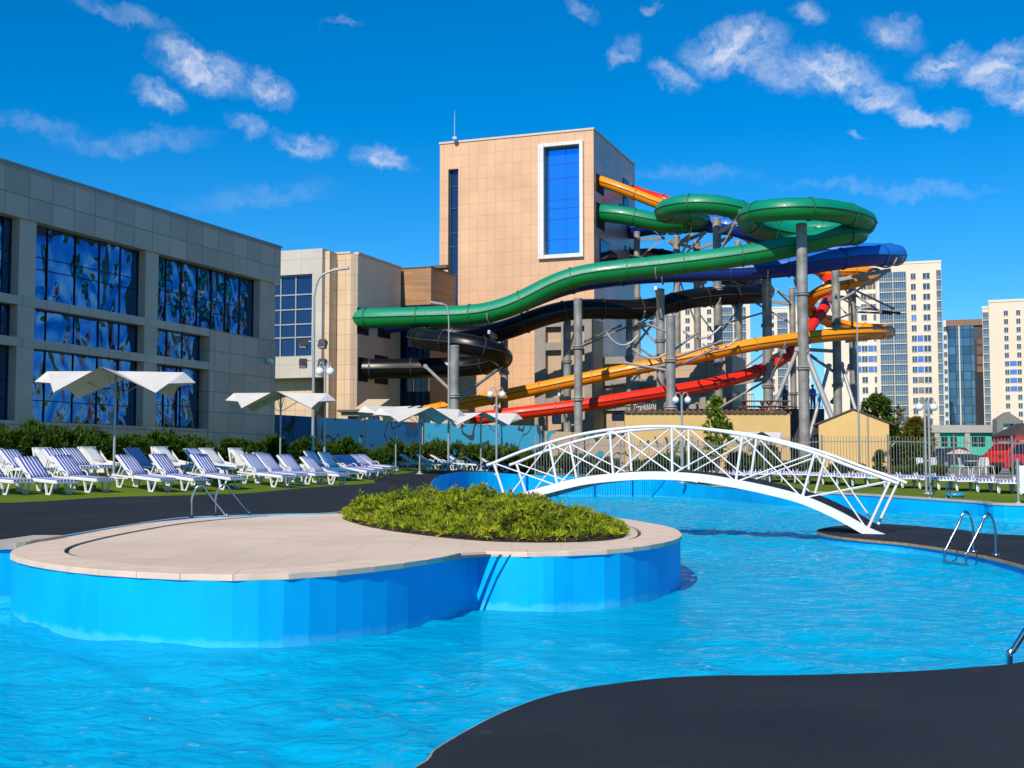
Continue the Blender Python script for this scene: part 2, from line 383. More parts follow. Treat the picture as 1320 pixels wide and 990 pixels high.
# ------ pool basin
def pool_paint():
    m,nt,b=new_mat('pool_paint')
    tc=N(nt,'ShaderNodeTexCoord')
    n1=N(nt,'ShaderNodeTexNoise'); n1.inputs['Scale'].default_value=.8; n1.inputs['Detail'].default_value=7; L(nt,tc.outputs['Object'],n1.inputs['Vector'])
    r=N(nt,'ShaderNodeValToRGB'); r.color_ramp.elements[0].color=(.0,.40,.80,1); r.color_ramp.elements[1].color=(.0,.48,.90,1); r.color_ramp.elements[0].position=.35; r.color_ramp.elements[1].position=.65
    L(nt,n1.outputs['Fac'],r.inputs[0])
    # lime and grease line left by the water, with a ragged upper edge
    sz=N(nt,'ShaderNodeSeparateXYZ'); L(nt,tc.outputs['Object'],sz.inputs[0]); n5=N(nt,'ShaderNodeTexNoise'); n5.inputs['Scale'].default_value=6; n5.inputs['Detail'].default_value=6; L(nt,tc.outputs['Object'],n5.inputs['Vector'])
    q=N(nt,'ShaderNodeMath',operation='MULTIPLY_ADD'); q.inputs[1].default_value=-.16; L(nt,n5.outputs['Fac'],q.inputs[0]); L(nt,sz.outputs[2],q.inputs[2])
    mr=N(nt,'ShaderNodeMapRange'); mr.inputs[1].default_value=.03; mr.inputs[2].default_value=-.02; mr.inputs[3].default_value=0; mr.inputs[4].default_value=.45; L(nt,q.outputs[0],mr.inputs[0])
    st=N(nt,'ShaderNodeTexNoise'); st.inputs['Scale'].default_value=1; st.inputs['Detail'].default_value=5; mp=N(nt,'ShaderNodeMapping'); mp.inputs['Scale'].default_value=(7,7,.5); L(nt,tc.outputs['Object'],mp.inputs[0]); L(nt,mp.outputs[0],st.inputs['Vector'])
    sr=N(nt,'ShaderNodeMapRange'); sr.inputs[1].default_value=.55; sr.inputs[2].default_value=.75; sr.inputs[4].default_value=.25; L(nt,st.outputs['Fac'],sr.inputs[0])
    x1=N(nt,'ShaderNodeMix',data_type='RGBA'); L(nt,sr.outputs[0],x1.inputs[0]); L(nt,r.outputs[0],x1.inputs[6]); x1.inputs[7].default_value=(.02,.50,.82,1)
    x2=N(nt,'ShaderNodeMix',data_type='RGBA'); L(nt,mr.outputs[0],x2.inputs[0]); L(nt,x1.outputs[2],x2.inputs[6]); x2.inputs[7].default_value=(.10,.62,.80,1)
    L(nt,x2.outputs[2],b.inputs['Base Color']); b.inputs['Roughness'].default_value=.6; b.inputs['Specular IOR Level'].default_value=.12
    return m
pp=pool_paint()
def shell(name,poly,zt,zb,m,closed=True,flip=False,parent=None,sm=False):
    mb=MB(); n=len(poly)
    for i in range(n if closed else n-1):
        a=poly[i]; b=poly[(i+1)%n]
        za=zt(*a) if callable(zt) else zt; zc=zt(*b) if callable(zt) else zt
        q=[(a[0],a[1],zb),(b[0],b[1],zb),(b[0],b[1],zc),(a[0],a[1],za)]
        mb.add(q,[(0,1,2,3) if not flip else (3,2,1,0)],sm)
    return mb.build(name,m,parent)
FLOOR=-.85
def floor_paint():
    m,nt,b=new_mat('pool_floor_paint'); tc=N(nt,'ShaderNodeTexCoord')
    n1=N(nt,'ShaderNodeTexNoise'); n1.inputs['Scale'].default_value=1.3; n1.inputs['Detail'].default_value=5; n1.inputs['Distortion'].default_value=1.2; L(nt,tc.outputs['Object'],n1.inputs['Vector'])
    r=N(nt,'ShaderNodeValToRGB'); r.color_ramp.elements[0].color=(.0,.28,.66,1); r.color_ramp.elements[1].color=(.02,.66,.98,1); r.color_ramp.elements[0].position=.36; r.color_ramp.elements[1].position=.64
    L(nt,n1.outputs['Fac'],r.inputs[0]); L(nt,r.outputs[0],b.inputs['Base Color']); b.inputs['Roughness'].default_value=.7; b.inputs['Specular IOR Level'].default_value=.1
    return m
o=sheet('pool_floor',[PEc],floor_paint(),lambda x,y:FLOOR,[],lambda c:inside(c,PEc)); o['kind']='structure'
o=shell('pool_wall',PEc,lambda x,y:H(x,y)+.024,FLOOR,pp,closed=False); o['kind']='structure'
# thin stone rim on the far edge
rimm=mat('pale_stone',(.52,.44,.34),rough=.6,var=.12,scale=2.5,bump=.2,bscale=60)
def offset(poly,d,closed=True):
    out=[]; n=len(poly)
    for i in range(n):
        a=Vector(poly[(i-1)%n] if closed or i>0 else poly[i]); b=Vector(poly[(i+1)%n] if closed or i<n-1 else poly[i])
        t=(b-a).normalized(); nn=Vector((t.y,-t.x)); p=Vector(poly[i])+nn*d; out.append((p.x,p.y))
    return out
def strip_edge(name,poly,zf,w0,w1,h,m,closed=False):
    A=offset(poly,w0,closed); B=offset(poly,w1,closed); mb=MB(); n=len(poly)
    for i in range(n if closed else n-1):
        j=(i+1)%n; za=zf(*poly[i]); zb=zf(*poly[j])
        mb.hexa([(A[i][0],A[i][1],za-.05),(A[j][0],A[j][1],zb-.05),(B[j][0],B[j][1],zb-.05),(B[i][0],B[i][1],za-.05),
                 (A[i][0],A[i][1],za+h),(A[j][0],A[j][1],zb+h),(B[j][0],B[j][1],zb+h),(B[i][0],B[i][1],za+h)])
    return mb.build(name,m)
o=strip_edge('pool_kerb',PEc[i_end:],H,-.12,.03,.02,rimm); o['kind']='structure'
o=strip_edge('kerb_strip',PEc[14:43],H,-.38,.04,.035,rimm); o['kind']='structure'
# ------ water
def water_material():
    m,nt,b=new_mat('pool_water'); nt.nodes.remove(b); out=nt.nodes['Material Output']
    tc=N(nt,'ShaderNodeTexCoord')
    gl=N(nt,'ShaderNodeBsdfGlossy'); gl.inputs['Roughness'].default_value=.015
    rf=N(nt,'ShaderNodeBsdfRefraction'); rf.inputs['IOR'].default_value=1.33; rf.inputs['Roughness'].default_value=.0; rf.inputs['Color'].default_value=(.85,.985,1,1)
    tr=N(nt,'ShaderNodeBsdfTransparent'); tr.inputs['Color'].default_value=(.85,.985,1,1)
    df=N(nt,'ShaderNodeBsdfDiffuse'); df.inputs['Color'].default_value=(.0,.62,1,1)      # light scattered back by the water and its bright basin
    fr=N(nt,'ShaderNodeFresnel'); fr.inputs['IOR'].default_value=1.19
    mp=N(nt,'ShaderNodeMapping'); mp.inputs['Scale'].default_value=(.7,1.2,1); L(nt,tc.outputs['Object'],mp.inputs[0])
    n4=N(nt,'ShaderNodeTexNoise'); n4.inputs['Scale'].default_value=5.0; n4.inputs['Detail'].default_value=5; n4.inputs['Distortion'].default_value=1.5; L(nt,mp.outputs[0],n4.inputs['Vector'])
    b4=N(nt,'ShaderNodeBump'); b4.inputs['Strength'].default_value=.8; b4.inputs['Distance'].default_value=.06; L(nt,n4.outputs['Fac'],b4.inputs['Height'])
    for q in (df,gl,fr): L(nt,b4.outputs[0],q.inputs['Normal'])
    m0=N(nt,'ShaderNodeMixShader'); m0.inputs[0].default_value=.7; L(nt,rf.outputs[0],m0.inputs[1]); L(nt,tr.outputs[0],m0.inputs[2])
    m1=N(nt,'ShaderNodeMixShader'); m1.inputs[0].default_value=.52; L(nt,m0.outputs[0],m1.inputs[1]); L(nt,df.outputs[0],m1.inputs[2])
    m2=N(nt,'ShaderNodeMixShader'); fs=N(nt,'ShaderNodeMath',operation='MULTIPLY'); fs.inputs[1].default_value=.54; L(nt,fr.outputs[0],fs.inputs[0]); L(nt,fs.outputs[0],m2.inputs[0]); L(nt,m1.outputs[0],m2.inputs[1]); L(nt,gl.outputs[0],m2.inputs[2])
    L(nt,m2.outputs[0],out.inputs['Surface']); return m
wm=water_material()
wr=np.random.default_rng(5); WV=[]
for _ in range(60):
    lam=float(np.exp(wr.uniform(np.log(.2),np.log(1.5)))); k=2*PI/lam; th=wr.normal(PI*.42,.75); a=.0058*lam**.95*wr.uniform(.6,1.5)
    WV.append((k*math.cos(th),k*math.sin(th),a,wr.uniform(0,2*PI)))
def wave_z(X,Y):
    Z=np.zeros_like(X)
    # slow domain drift breaks up the regularity
    U=X+.35*np.sin(.7*Y+.9*np.sin(.5*X)); V=Y+.35*np.sin(.8*X+1.3*np.sin(.45*Y))
    for kx,ky,a,p in WV:
        s=np.sin(kx*U+ky*V+p); Z+=a*(s+.35*s*s)
    gain=.75+.5*np.sin(.31*X+1.1)*np.sin(.27*Y+.4)
    return Z*gain
def steps(*seg):
    out=[seg[0]]
    for e,st in zip(seg[1::2],seg[2::2]): n=max(1,round((e-out[-1])/st)); b=out[-1]; out+=[b+(e-b)*k/n for k in range(1,n+1)]
    return np.array(out)
xs=steps(-26,-9,.22,10,.062,31,.22); ys=steps(-9,4,.3,16,.05,30,.09,64,.2); X,Y=np.meshgrid(xs,ys); Z=wave_z(X,Y)
nx,ny=len(xs),len(ys); V=np.stack([X,Y,Z],-1).reshape(-1,3); i_=np.arange((nx-1)*(ny-1)); r_=i_//(nx-1); c_=i_%(nx-1); a_=r_*nx+c_
Fq=np.stack([a_,a_+1,a_+nx+1,a_+nx],1)
# cut to the pool outline
def inside_np(P,poly):
    poly=np.array(poly); x,y=P[:,0],P[:,1]; c=np.zeros(len(P),bool); j=len(poly)-1
    for i in range(len(poly)):
        xi,yi=poly[i]; xj,yj=poly[j]
        cond=(yi>y)!=(yj>y); xt=(xj-xi)*(y-yi)/((yj-yi) if yj!=yi else 1e-9)+xi; c^=cond&(x<xt); j=i
    return c
big_in=inside_np(V,offset(PEc,.35,False)); keepf=big_in[Fq].any(1); Fq=Fq[keepf]
used=np.zeros(len(V),int); used[Fq.ravel()]=1; idx=np.cumsum(used)-1; V=V[used>0]; Fq=idx[Fq]
me=bpy.data.meshes.new('pool_water'); me.vertices.add(len(V)); me.vertices.foreach_set('co',V.ravel())
me.loops.add(len(Fq)*4); me.loops.foreach_set('vertex_index',Fq.ravel().astype(np.int32)); me.polygons.add(len(Fq)); me.polygons.foreach_set('loop_start',np.arange(len(Fq))*4); me.polygons.foreach_set('use_smooth',np.ones(len(Fq),bool)); me.update(); me.materials.append(wm)
wo=bpy.data.objects.new('pool_water',me); C.objects.link(wo); wo['kind']='structure'
# ================================================================ islands and the near deck
ZI=.67
pave=tile_mat('island_paving',(.72,.57,.43),(.62,.485,.36),.6,.6,rough=.8,var=.05,gs=.008,spec=.2,bump=.25,ground=True)
front=[(15,716),(40,724),(100,733),(200,740),(300,742.5),(400,739),(500,729.5),(570,719),(605,711.5),(640,712.5),(700,713),(740,711.5),(800,708.5),(850,701.5),(872,695.5),(878,689.5)]
back=[(868,682),(845,676.5),(800,669),(745,661.5),(700,654),(640,648.5),(560,651),(490,658),(440,662.5),(370,663.5),(300,665.5),(200,674),(110,688),(50,700),(22,708)]
isl=[v2(gz(px,py,ZI)) for px,py in front+back]
ISL=[(p.x,p.y) for p in crom([Vector((*p,0)) for p in isl],3,True)]
def area(p): return sum(p[i][0]*p[(i+1)%len(p)][1]-p[(i+1)%len(p)][0]*p[i][1] for i in range(len(p)))
if area(ISL)<0: ISL=ISL[::-1]
# facetted painted wall: fewer straight panels
WALLP=ISL[::3]
ISLs=offset(ISL,-.03)
inn2=offset(ISL,-.62)
o=shell('island_wall',offset(ISL,-.012),ZI-.045,FLOOR,pp,flip=False); o['kind']='structure'
# coping ring, stone by stone
mb=MB(); A=offset(ISL,.02); B=offset(ISL,-.60); n=len(ISL)
def resample(P,step):
    pts=[Vector(p) for p in P]+[Vector(P[0])]; out=[]; 
    acc=0; out.append(pts[0])
    for i in range(len(pts)-1):
        seg=(pts[i+1]-pts[i]).length; t=step-acc
        while t<seg: out.append(pts[i].lerp(pts[i+1],t/seg)); t+=step
        acc=seg-(t-step)
    return [(p.x,p.y) for p in out]
RS=resample(ISL,.5); A=offset(RS,.012); B=offset(RS,-.55); n=len(RS)
for i in range(n):
    j=(i+1)%n; g=.005
    a0=Vector(A[i]).lerp(Vector(A[j]),g); a1=Vector(A[i]).lerp(Vector(A[j]),1-g); b0=Vector(B[i]).lerp(Vector(B[j]),g); b1=Vector(B[i]).lerp(Vector(B[j]),1-g)
    zt=ZI+.012
    mb.hexa([(*a0,ZI-.045),(*a1,ZI-.045),(*b1,ZI-.045),(*b0,ZI-.045),(*a0,zt),(*a1,zt),(*b1,zt),(*b0,zt)])
cop=mb.build('island_kerb',mat('island_coping',(.77,.59,.43),rough=.65,var=.10,scale=3,bump=.15,bscale=70),bevel=.004); cop['kind']='structure'
inn2=offset(RS,-.60)
o=sheet('island_terrace',[inn2],pave,lambda x,y:ZI,[],lambda c:inside(c,inn2),smooth=False); o['kind']='structure'
# dark groove between coping and paving
mb=MB(); 
o=sheet('terrace_joint',[offset(RS,-.52)],mat('dark_joint',(.06,.05,.045),rough=.9),lambda x,y:ZI-.02,[],lambda c:inside(c,ISL)); o['kind']='structure'
# left landing of the bridge (mostly behind the junipers)
def slab(name,poly,z,m_top,trim=True,seg=4):
    P=[(p.x,p.y) for p in crom([Vector((*p,0)) for p in poly],seg,True)]
    if area(P)<0: P=P[::-1]
    o=sheet(name,[P],m_top,lambda x,y:z,[],lambda c:inside(c,P),smooth=False); o['kind']='structure'
    o=shell(name+'_wall',offset(P,-.02),z-.03,FLOOR,pp); o['kind']='structure'
    Q=offset(P,.012); mb=MB()
    for i in range(len(P)):
        j=(i+1)%len(P)
        mb.add([(*Q[i],z-.05),(*Q[j],z-.05),(*Q[j],z-.004),(*Q[i],z-.004),(*P[i],z-.003),(*P[j],z-.003),(*offset_pt(P,i,-.03),z-.05),(*offset_pt(P,j,-.03),z-.05)],[(0,1,2,3),(3,2,5,4),(1,0,6,7)],False)
    o=mb.build(name+'_kerb',mat('rusty_edge_strip',(.42,.27,.13),rough=.6,var=.3,scale=8)); o['kind']='structure'
    return P
def offset_pt(P,i,d):
    a=Vector(P[i-1]); b=Vector(P[(i+1)%len(P)]); t=(b-a).normalized(); p=Vector(P[i])+Vector((t.y,-t.x))*d; return (p.x,p.y)
ZP=.22
slab('bridge_landing',[(-2.6,28.2),(-.2,27.6),(.55,28.2),(.7,29.8),(.2,31.5),(-1.5,32),(-3,30.5)],.72,asph)
pen=[v2(gz(px,py,ZP)) for px,py in [(1053,684.5),(1072,690),(1110,694.5),(1165,699.5),(1217,706.5),(1265,715),(1320,728.5)]]+[(6.95,15.7),(7.5,14.3),(10,13.4),(16,13.4),(31,14),(31,22),(16,22.5)]+[v2(gz(px,py,ZP)) for px,py in [(1320,690),(1240,683),(1170,677),(1125,675),(1085,677.5),(1062,680.5)]]
PEN=slab('landing_deck',pen,ZP,asph)
near=[v2(gz(px,py,ZP)) for px,py in [(535,990),(562,966),(600,943),(640,922),(690,902),(740,889),(800,880),(860,873.5),(930,870.5),(1000,870.5),(1090,868.5),(1180,865),(1250,860),(1320,852.5)]]+[(4.6,10.2),(6.5,11.4),(9,11.5),(31,10.5),(31,-9),(-1.6,-9),(-1.9,0),(-1.5,3),(-1,4.8)]
NEAR=slab('near_deck',near,ZP,asph)
# ================================================================ buildings
class Bld:
    """local frame: x along the front wall, y into the building, z up"""
    def __init__(s,name,label,cat,o,a,zb,group=None):
        s.w=Wall(o,a); s.zb=zb
        s.t=thing(name,label,cat,(o[0],o[1],zb),math.atan2(s.w.a.y,s.w.a.x),group)
    def hx(s,px): return s.w.s(px)
    def hz(s,px,py): return s.w.hit(px,py)[1]-s.zb
    def bx(s,mb,x0,x1,y0,y1,z0,z1): mb.box2((x0,y0,z0),(x1,y1,z1))
gran=tile_mat('grey_granite',(.62,.40,.31),(.26,.17,.14),1.25,.95,rough=.3,var=.12,gs=.016,wav=.1,spec=.4)
gran2=mat('grey_granite_pier',(.64,.42,.33),rough=.4,var=.1,scale=.8)
mull=mat('dark_mullion',(.012,.02,.035),rough=.4,metal=.3)
gl_left=glass_mat('facade_glass',(.062,.17,.37),wav=.85,scale=1.0,spec=.95,dist=.24)
gl_blue=glass_mat('tower_glass',(.08,.42,.95),wav=.12,scale=.4,spec=.85,rough=.06)
gl_dark=glass_mat('dark_glass',(.03,.07,.15),wav=.3,scale=.5,spec=.6,rough=.05)
void=mat('dark_opening',(.012,.013,.016),rough=.9)
white=mat('white_paint',(.78,.78,.76),rough=.45,var=.04)
def glazing(b,mb_parent,x0,x1,z0,z1,ydep,cols,rows,gm,mw=.07,name='window',fm=None,proud=.06):
    """one window: frame with its pane; cols/rows are fractions where bars run"""
    fm=fm or mull
    f=MB(); y0=ydep-proud; y1=ydep+.02
    for xx in [x0+mw/2]+[x0+(x1-x0)*c for c in cols]+[x1-mw/2]: b.bx(f,xx-mw/2,xx+mw/2,y0,y1,z0,z1)
    for zz in [z0+mw/2]+[z0+(z1-z0)*r for r in rows]+[z1-mw/2]: b.bx(f,x0+mw,x1-mw,y0+.004,y1,zz-mw/2,zz+mw/2)
    fo=f.build(name,fm,b.t)
    p=MB(); b.bx(p,x0,x1,ydep+.025,ydep+.06,z0,z1); p.build('pane',gm,fo)
    return fo
# ---------------- left building
o=at(0,500,45)
lb=Bld('glass_front_building','long grey granite building with big mirrored blue windows beside the sun loungers','building',(o.x,o.y),SIDE,1.2)
hx=lb.hx; hz=lb.hz
xE=hx(360); x0=hx(-260)
zR=hz(0,207); zP=hz(0,273.5); zb1t=hz(0,376); zb1b=hz(0,388); zb2t=hz(0,431); zb2b=hz(0,443); zS=hz(200,550)
zR=(zR+hz(360,319.5))/2
DEP=14
wl=MB()
lb.bx(wl,x0,xE,0,DEP,zP,zR)                                   # parapet band and roof block
lb.bx(wl,x0,xE-.35,.7,DEP-.3,-.6,zP-.003)                     # core behind the glazing
lb.bx(wl,hx(271),xE-.30,.06,.72,-.6,hz(280,426))              # solid granite corner
lb.bx(wl,x0,hx(271)-.004,.10,.72,-.6,zS)                      # plinth
wo=wl.build('wall',gran,lb.t)
cap=MB(); lb.bx(cap,x0-.05,xE+.06,-.06,.5,zR+.003,zR+.10); lb.bx(cap,xE-.45,xE+.06,.504,DEP,zR+.003,zR+.10); cap.build('parapet_cap',mat('cap_metal',(.30,.31,.32),rough=.45,metal=.5),lb.t)
def band(z0,z1,xr):
    m=MB(); lb.bx(m,x0,xr,.09,.45,z0,z1); m.build('spandrel_band',tile_mat('granite_band',(.64,.42,.33),(.26,.17,.14),1.25,4,rough=.3,var=.1,gs=.016),lb.t)
band(zb1b,zb1t,hx(277)); band(zb2b,zb2t,hx(277))
PIER=[(-150,-128),(-62,-40),(23.5,44),(188,204.5)]
bw=hx(204.5)-hx(188)
piers=[(hx(a),hx(a)+bw) for a,b in PIER]
for a,b in piers:
    for z0,z1 in ((zS,zb2b-.003),(zb2t+.003,zb1b-.003),(zb1t+.003,zP-.003)):
        m=MB(); lb.bx(m,a,b,.12,.70,z0,z1); m.build('pier',gran2,lb.t)
m=MB(); lb.bx(m,xE-1.75,xE-.30,.12,.70,hz(280,426)+.003,zP-.003); m.build('pier',gran2,lb.t)
edges=[x0]+[v for p in piers for v in p]
bays=[(edges[2*i],edges[2*i+1]) for i in range(len(piers))]
for i,(a,b) in enumerate(bays):
    c=[.16,.40,.62,.82] if i>=len(bays)-2 else [.25,.5,.75]
    glazing(lb,None,a,b,zb1t+.003,zP-.003,.5,c,[.42,.58],gl_left,mw=.035,proud=.02)
    glazing(lb,None,a,b,zb2t+.003,zb1b-.003,.5,c,[],gl_left,mw=.035,proud=.02)
    glazing(lb,None,a,b,zS+.003,zb2b-.003,.5,c,[.30,.55],gl_left,mw=.035,proud=.02)
a=piers[-1][1]
glazing(lb,None,a,xE-1.752,hz(280,426)+.004,zP-.003,.5,[.13,.27,.42,.56,.70,.85],[.30,.50],gl_left,mw=.035,proud=.02)
glazing(lb,None,a,hx(268),zb2t+.003,zb1b-.003,.5,[.33,.64],[],gl_left,mw=.035,proud=.02)
glazing(lb,None,a,hx(268),zS+.003,zb2b-.003,.5,[.28,.55,.62],[.36,.7],gl_left,mw=.035,proud=.02)
cm=MB(); x,zc=lb.w.hit(347,466); zc-=1.2
cm.box((x-.1,-.12,zc),(.32,.2,.2),ry=.25); cm.bar((x,.06,zc-.15),(x,-.1,zc-.02),.07)
tag(cm.build('security_camera',white),None)
cmo=bpy.data.objects['security_camera']; cmo.location=lb.t.location; cmo.rotation_euler=lb.t.rotation_euler
tag(cmo,'small white security camera on the granite corner of the glass building','camera')

# ---------------- the tall tower
o=at(766.5,500,92)
tw=Bld('slide_tower','tall peach tiled block with a white framed blue window where the slides start','building',(o.x,o.y),(.938,-.347),1.2)
peach=tile_mat('peach_tiles',(.71,.435,.26),(.55,.33,.20),.72,.98,rough=.42,var=.035,gs=.02,bump=.2,spec=.4)
sidet=tile_mat('polished_side_tiles',(.66,.40,.28),(.34,.21,.16),.72,.98,rough=.3,var=.06,gs=.02,bump=.1,spec=.45)
hx=tw.hx; hz=tw.hz
TH=hz(766.5,167); TW=-hx(566); TD=12.2
wx0,wx1=hx(702.5),hx(749); wz0,wz1=hz(725,328),hz(725,188.5)
sx0,sx1=hx(577),hx(590); sz0,sz1=hz(583,396),hz(583,218)
m=MB()
# front wall built round its two openings
for a,b,z0,z1 in [(-TW,sx0,-.6,TH),(sx0,sx1,-.6,sz0),(sx0,sx1,sz1,TH),(sx1,wx0,-.6,TH),(wx0,wx1,-.6,wz0),(wx0,wx1,wz1,TH),(wx1,0,-.6,TH)]:
    m.add([(a,0,z0),(b,0,z0),(b,0,z1),(a,0,z1)],[(0,1,2,3)])
for a,b,z0,z1 in [(sx0,sx1,sz0,sz1),(wx0,wx1,wz0,wz1)]:
    d=.45
    m.add([(a,0,z0),(b,0,z0),(b,0,z1),(a,0,z1),(a,d,z0),(b,d,z0),(b,d,z1),(a,d,z1)],[(0,4,5,1),(1,5,6,2),(2,6,7,3),(3,7,4,0)])
m.add([(-TW,TD,-.6),(-TW,0,-.6),(-TW,0,TH),(-TW,TD,TH),(0,TD,-.6),(0,TD,TH)],[(0,1,2,3),(4,0,3,5)])
m.add([(-TW,0,TH),(0,0,TH),(0,TD,TH),(-TW,TD,TH)],[(0,1,2,3)])
m.build('wall',peach,tw.t)
m=MB(); m.add([(0,0,-.6),(0,TD,-.6),(0,TD,TH),(0,0,TH)],[(0,1,2,3)]); m.build('side_wall',sidet,tw.t)
m=MB(); m.box2((-TW-.05,-.07,TH+.003),(.05,.3,TH+.16)); m.box2((-.3,.303,TH+.003),(.05,TD,TH+.16)); m.build('parapet_cap',mat('parapet_metal',(.62,.50,.40),rough=.5),tw.t)
fr=MB(); fo=.42
ox0,ox1,oz0,oz1=hx(695),hx(753.5),hz(725,333),hz(725,184)
for a,b,z0,z1 in [(ox0,wx0,oz0,oz1),(wx1,ox1,oz0,oz1),(wx0+.002,wx1-.002,oz0,wz0),(wx0+.002,wx1-.002,wz1,oz1)]: tw.bx(fr,a,b,-.28,.02,z0,z1)
fr.build('window_surround',tile_mat('white_surround',(.74,.74,.73),(.45,.45,.45),.9,.9,rough=.5,var=.02,gs=.012),tw.t,bevel=.02)
glazing(tw,None,wx0,wx1,wz0,wz1,.40,[.55],[.15,.34,.44,.52,.72,.85],gl_blue,mw=.03,proud=.015,fm=mat('blue_mullion',(.02,.09,.25),rough=.4))
glazing(tw,None,sx0,sx1,sz0,sz1,.40,[],[.07,.24,.44,.54,.72,.88],gl_dark,mw=.06,fm=mat('slate_mullion',(.05,.09,.13),rough=.4))
sw=Wall((o.x,o.y),SIDE)
def sidewin(bl,wall,px0,px1,y0,y1,gm=gl_dark,name='window'):
    s0,z1=wall.hit(px0,y0); s1,_=wall.hit(px1,y0); _,z0=wall.hit(px0,y1)
    f=MB(); f.box2((-.02,s0,z0-bl.zb),(.05,s1,z1-bl.zb)); fo=f.build(name,mull,bl.t)
    p=MB(); p.box2((.051,s0+.12,z0-bl.zb+.1),(.06,s1-.12,z1-bl.zb-.1)); p.build('pane',gm,fo)
for q in [(773,785,307,337),(786,795,322,338),(805.5,808,316,323),(803,810,229,241),(803,810,252,266),(811,814,318,325),(798,803,262,285)]: sidewin(tw,sw,*q)
for q in [(768.6,777.5,223,246),(768.6,778.5,260,292)]:
    s0,z1=sw.hit(q[0],q[2]); s1,_=sw.hit(q[1],q[2]); _,z0=sw.hit(q[0],q[3]); f=MB(); f.box2((-.02,max(.05,s0),z0-1.2),(.06,s1,z1-1.2)); f.build('slide_mouth',void,tw.t)
an=MB(); p=at(586,175,95.5); an.tube([p-Vector((0,0,.3)),p+Vector((0,0,.9)),p+Vector((0,0,2.0))],[.045,.04,.015],6); an.box((p.x,p.y,p.z-.2),(.3,.3,.2))
tag(an.build('roof_antenna',mat('pale_steel',(.5,.5,.5),rough=.4,metal=.6)),'thin antenna mast on the roof of the tall peach block','antenna')
# annex at the foot of the tower
o=at(689,500,90.5)
ax=Bld('tower_annex','grey concrete frame with tan panels at the foot of the tall peach block','building',(o.x,o.y),(.938,-.347),1.2)
hx=ax.hx; hz=ax.hz
conc=mat('grey_concrete',(.30,.27,.245),rough=.75,var=.12,scale=1.2,bump=.2,bscale=20)
tan=tile_mat('tan_infill',(.50,.37,.25),(.30,.22,.15),1.2,1.2,rough=.6,var=.05,gs=.015)
X1=hx(763); AH=hz(720,412)
m=MB(); ax.bx(m,0,X1,.5,3,-.6,AH); m.build('wall',tan,ax.t)
m=MB(); ax.bx(m,X1+.003,X1+9.5,3.2,9,-.6,AH-2.6); m.build('wall',tan,ax.t)
m=MB()
for a,b in [(0,.85),(X1*.47,X1*.47+.5),(X1-.55,X1)]: ax.bx(m,a,b,0,.497,-.6,AH)
for z0,z1 in [(hz(720,451),hz(720,441)),(AH-.5,AH+.02),(hz(720,520),hz(720,513))]: ax.bx(m,.86,X1-.56,.03,.49,z0,z1)
for a in (X1+2.3,X1+4.7,X1+7.2,X1+9.1): ax.bx(m,a,a+.45,2.85,3.19,-.6,AH-2.6)
for z0,z1 in [(AH-3.1,AH-2.58),(hz(720,495),hz(720,487)),(hz(720,528),hz(720,521))]: ax.bx(m,X1+.01,X1+9.5,2.92,3.18,z0,z1)
m.build('concrete_frame',conc,ax.t)
for (a,b,z0,z1) in [(X1+.6,X1+2.2,hz(720,540),hz(720,530)),(X1+2.9,X1+4.6,hz(720,540),hz(720,530)),(1.2,3,hz(720,545),hz(720,525))]: glazing(ax,None,a,b,z0,z1,3.14 if a>X1 else .45,[.5],[],gl_dark)

# ---------------- block B with the slide mouths
o=at(457,500,82)
bb=Bld('slide_landing_block','cream tiled block where the green and black slides run into its side wall','building',(o.x,o.y),(.938,-.347),1.2)
hx=bb.hx; hz=bb.hz
cream=tile_mat('cream_tiles',(.70,.52,.34),(.44,.33,.22),.75,1.0,rough=.4,var=.04,gs=.018)
plast=mat('grey_render',(.86,.60,.40),rough=.5,var=.10,scale=.5)
BH=hz(457,326.5); BW=hx(428)
m=MB(); m.add([(BW,0,-.6),(-.35,0,-.6),(-.35,0,BH),(BW,0,BH),(0,.35,-.6),(0,.35,BH),(BW,8,-.6),(BW,8,BH)],[(0,1,2,3),(1,4,5,2),(6,0,3,7)]); m.build('wall',cream,bb.t)
m=MB(); m.add([(0,.35,-.6),(0,7,-.6),(0,7,BH),(0,.35,BH)],[(0,1,2,3)]); m.add([(BW,0,BH),(-.35,0,BH),(0,.35,BH),(0,7,BH),(BW-1.4,8,BH)],[(0,1,2,3,4)]); m.build('side_wall',plast,bb.t)
m=MB(); m.box2((-.3,.36,BH+.003),(.07,7,BH+.14)); m.box2((BW,-.05,BH+.003),(-.36,.25,BH+.14)); m.build('parapet_cap',mat('parapet_metal',(.62,.50,.40)),bb.t)
bs=Wall((o.x,o.y),SIDE)
def mouth(px0,px1,y0,y1,name='slide_mouth'):
    s0,z1=bs.hit(px0,y0); s1,_=bs.hit(px1,y0); _,z0=bs.hit(px0,y1)
    f=MB(); z0-=1.2; z1-=1.2
    f.box2((-.01,s0,z0),(.03,s1,z1)); f.build(name,void,bb.t)
for q in [(460.5,475,396,430),(487,503,408,434),(461.5,474,460,491),(483,500,457,494)]: mouth(*q)
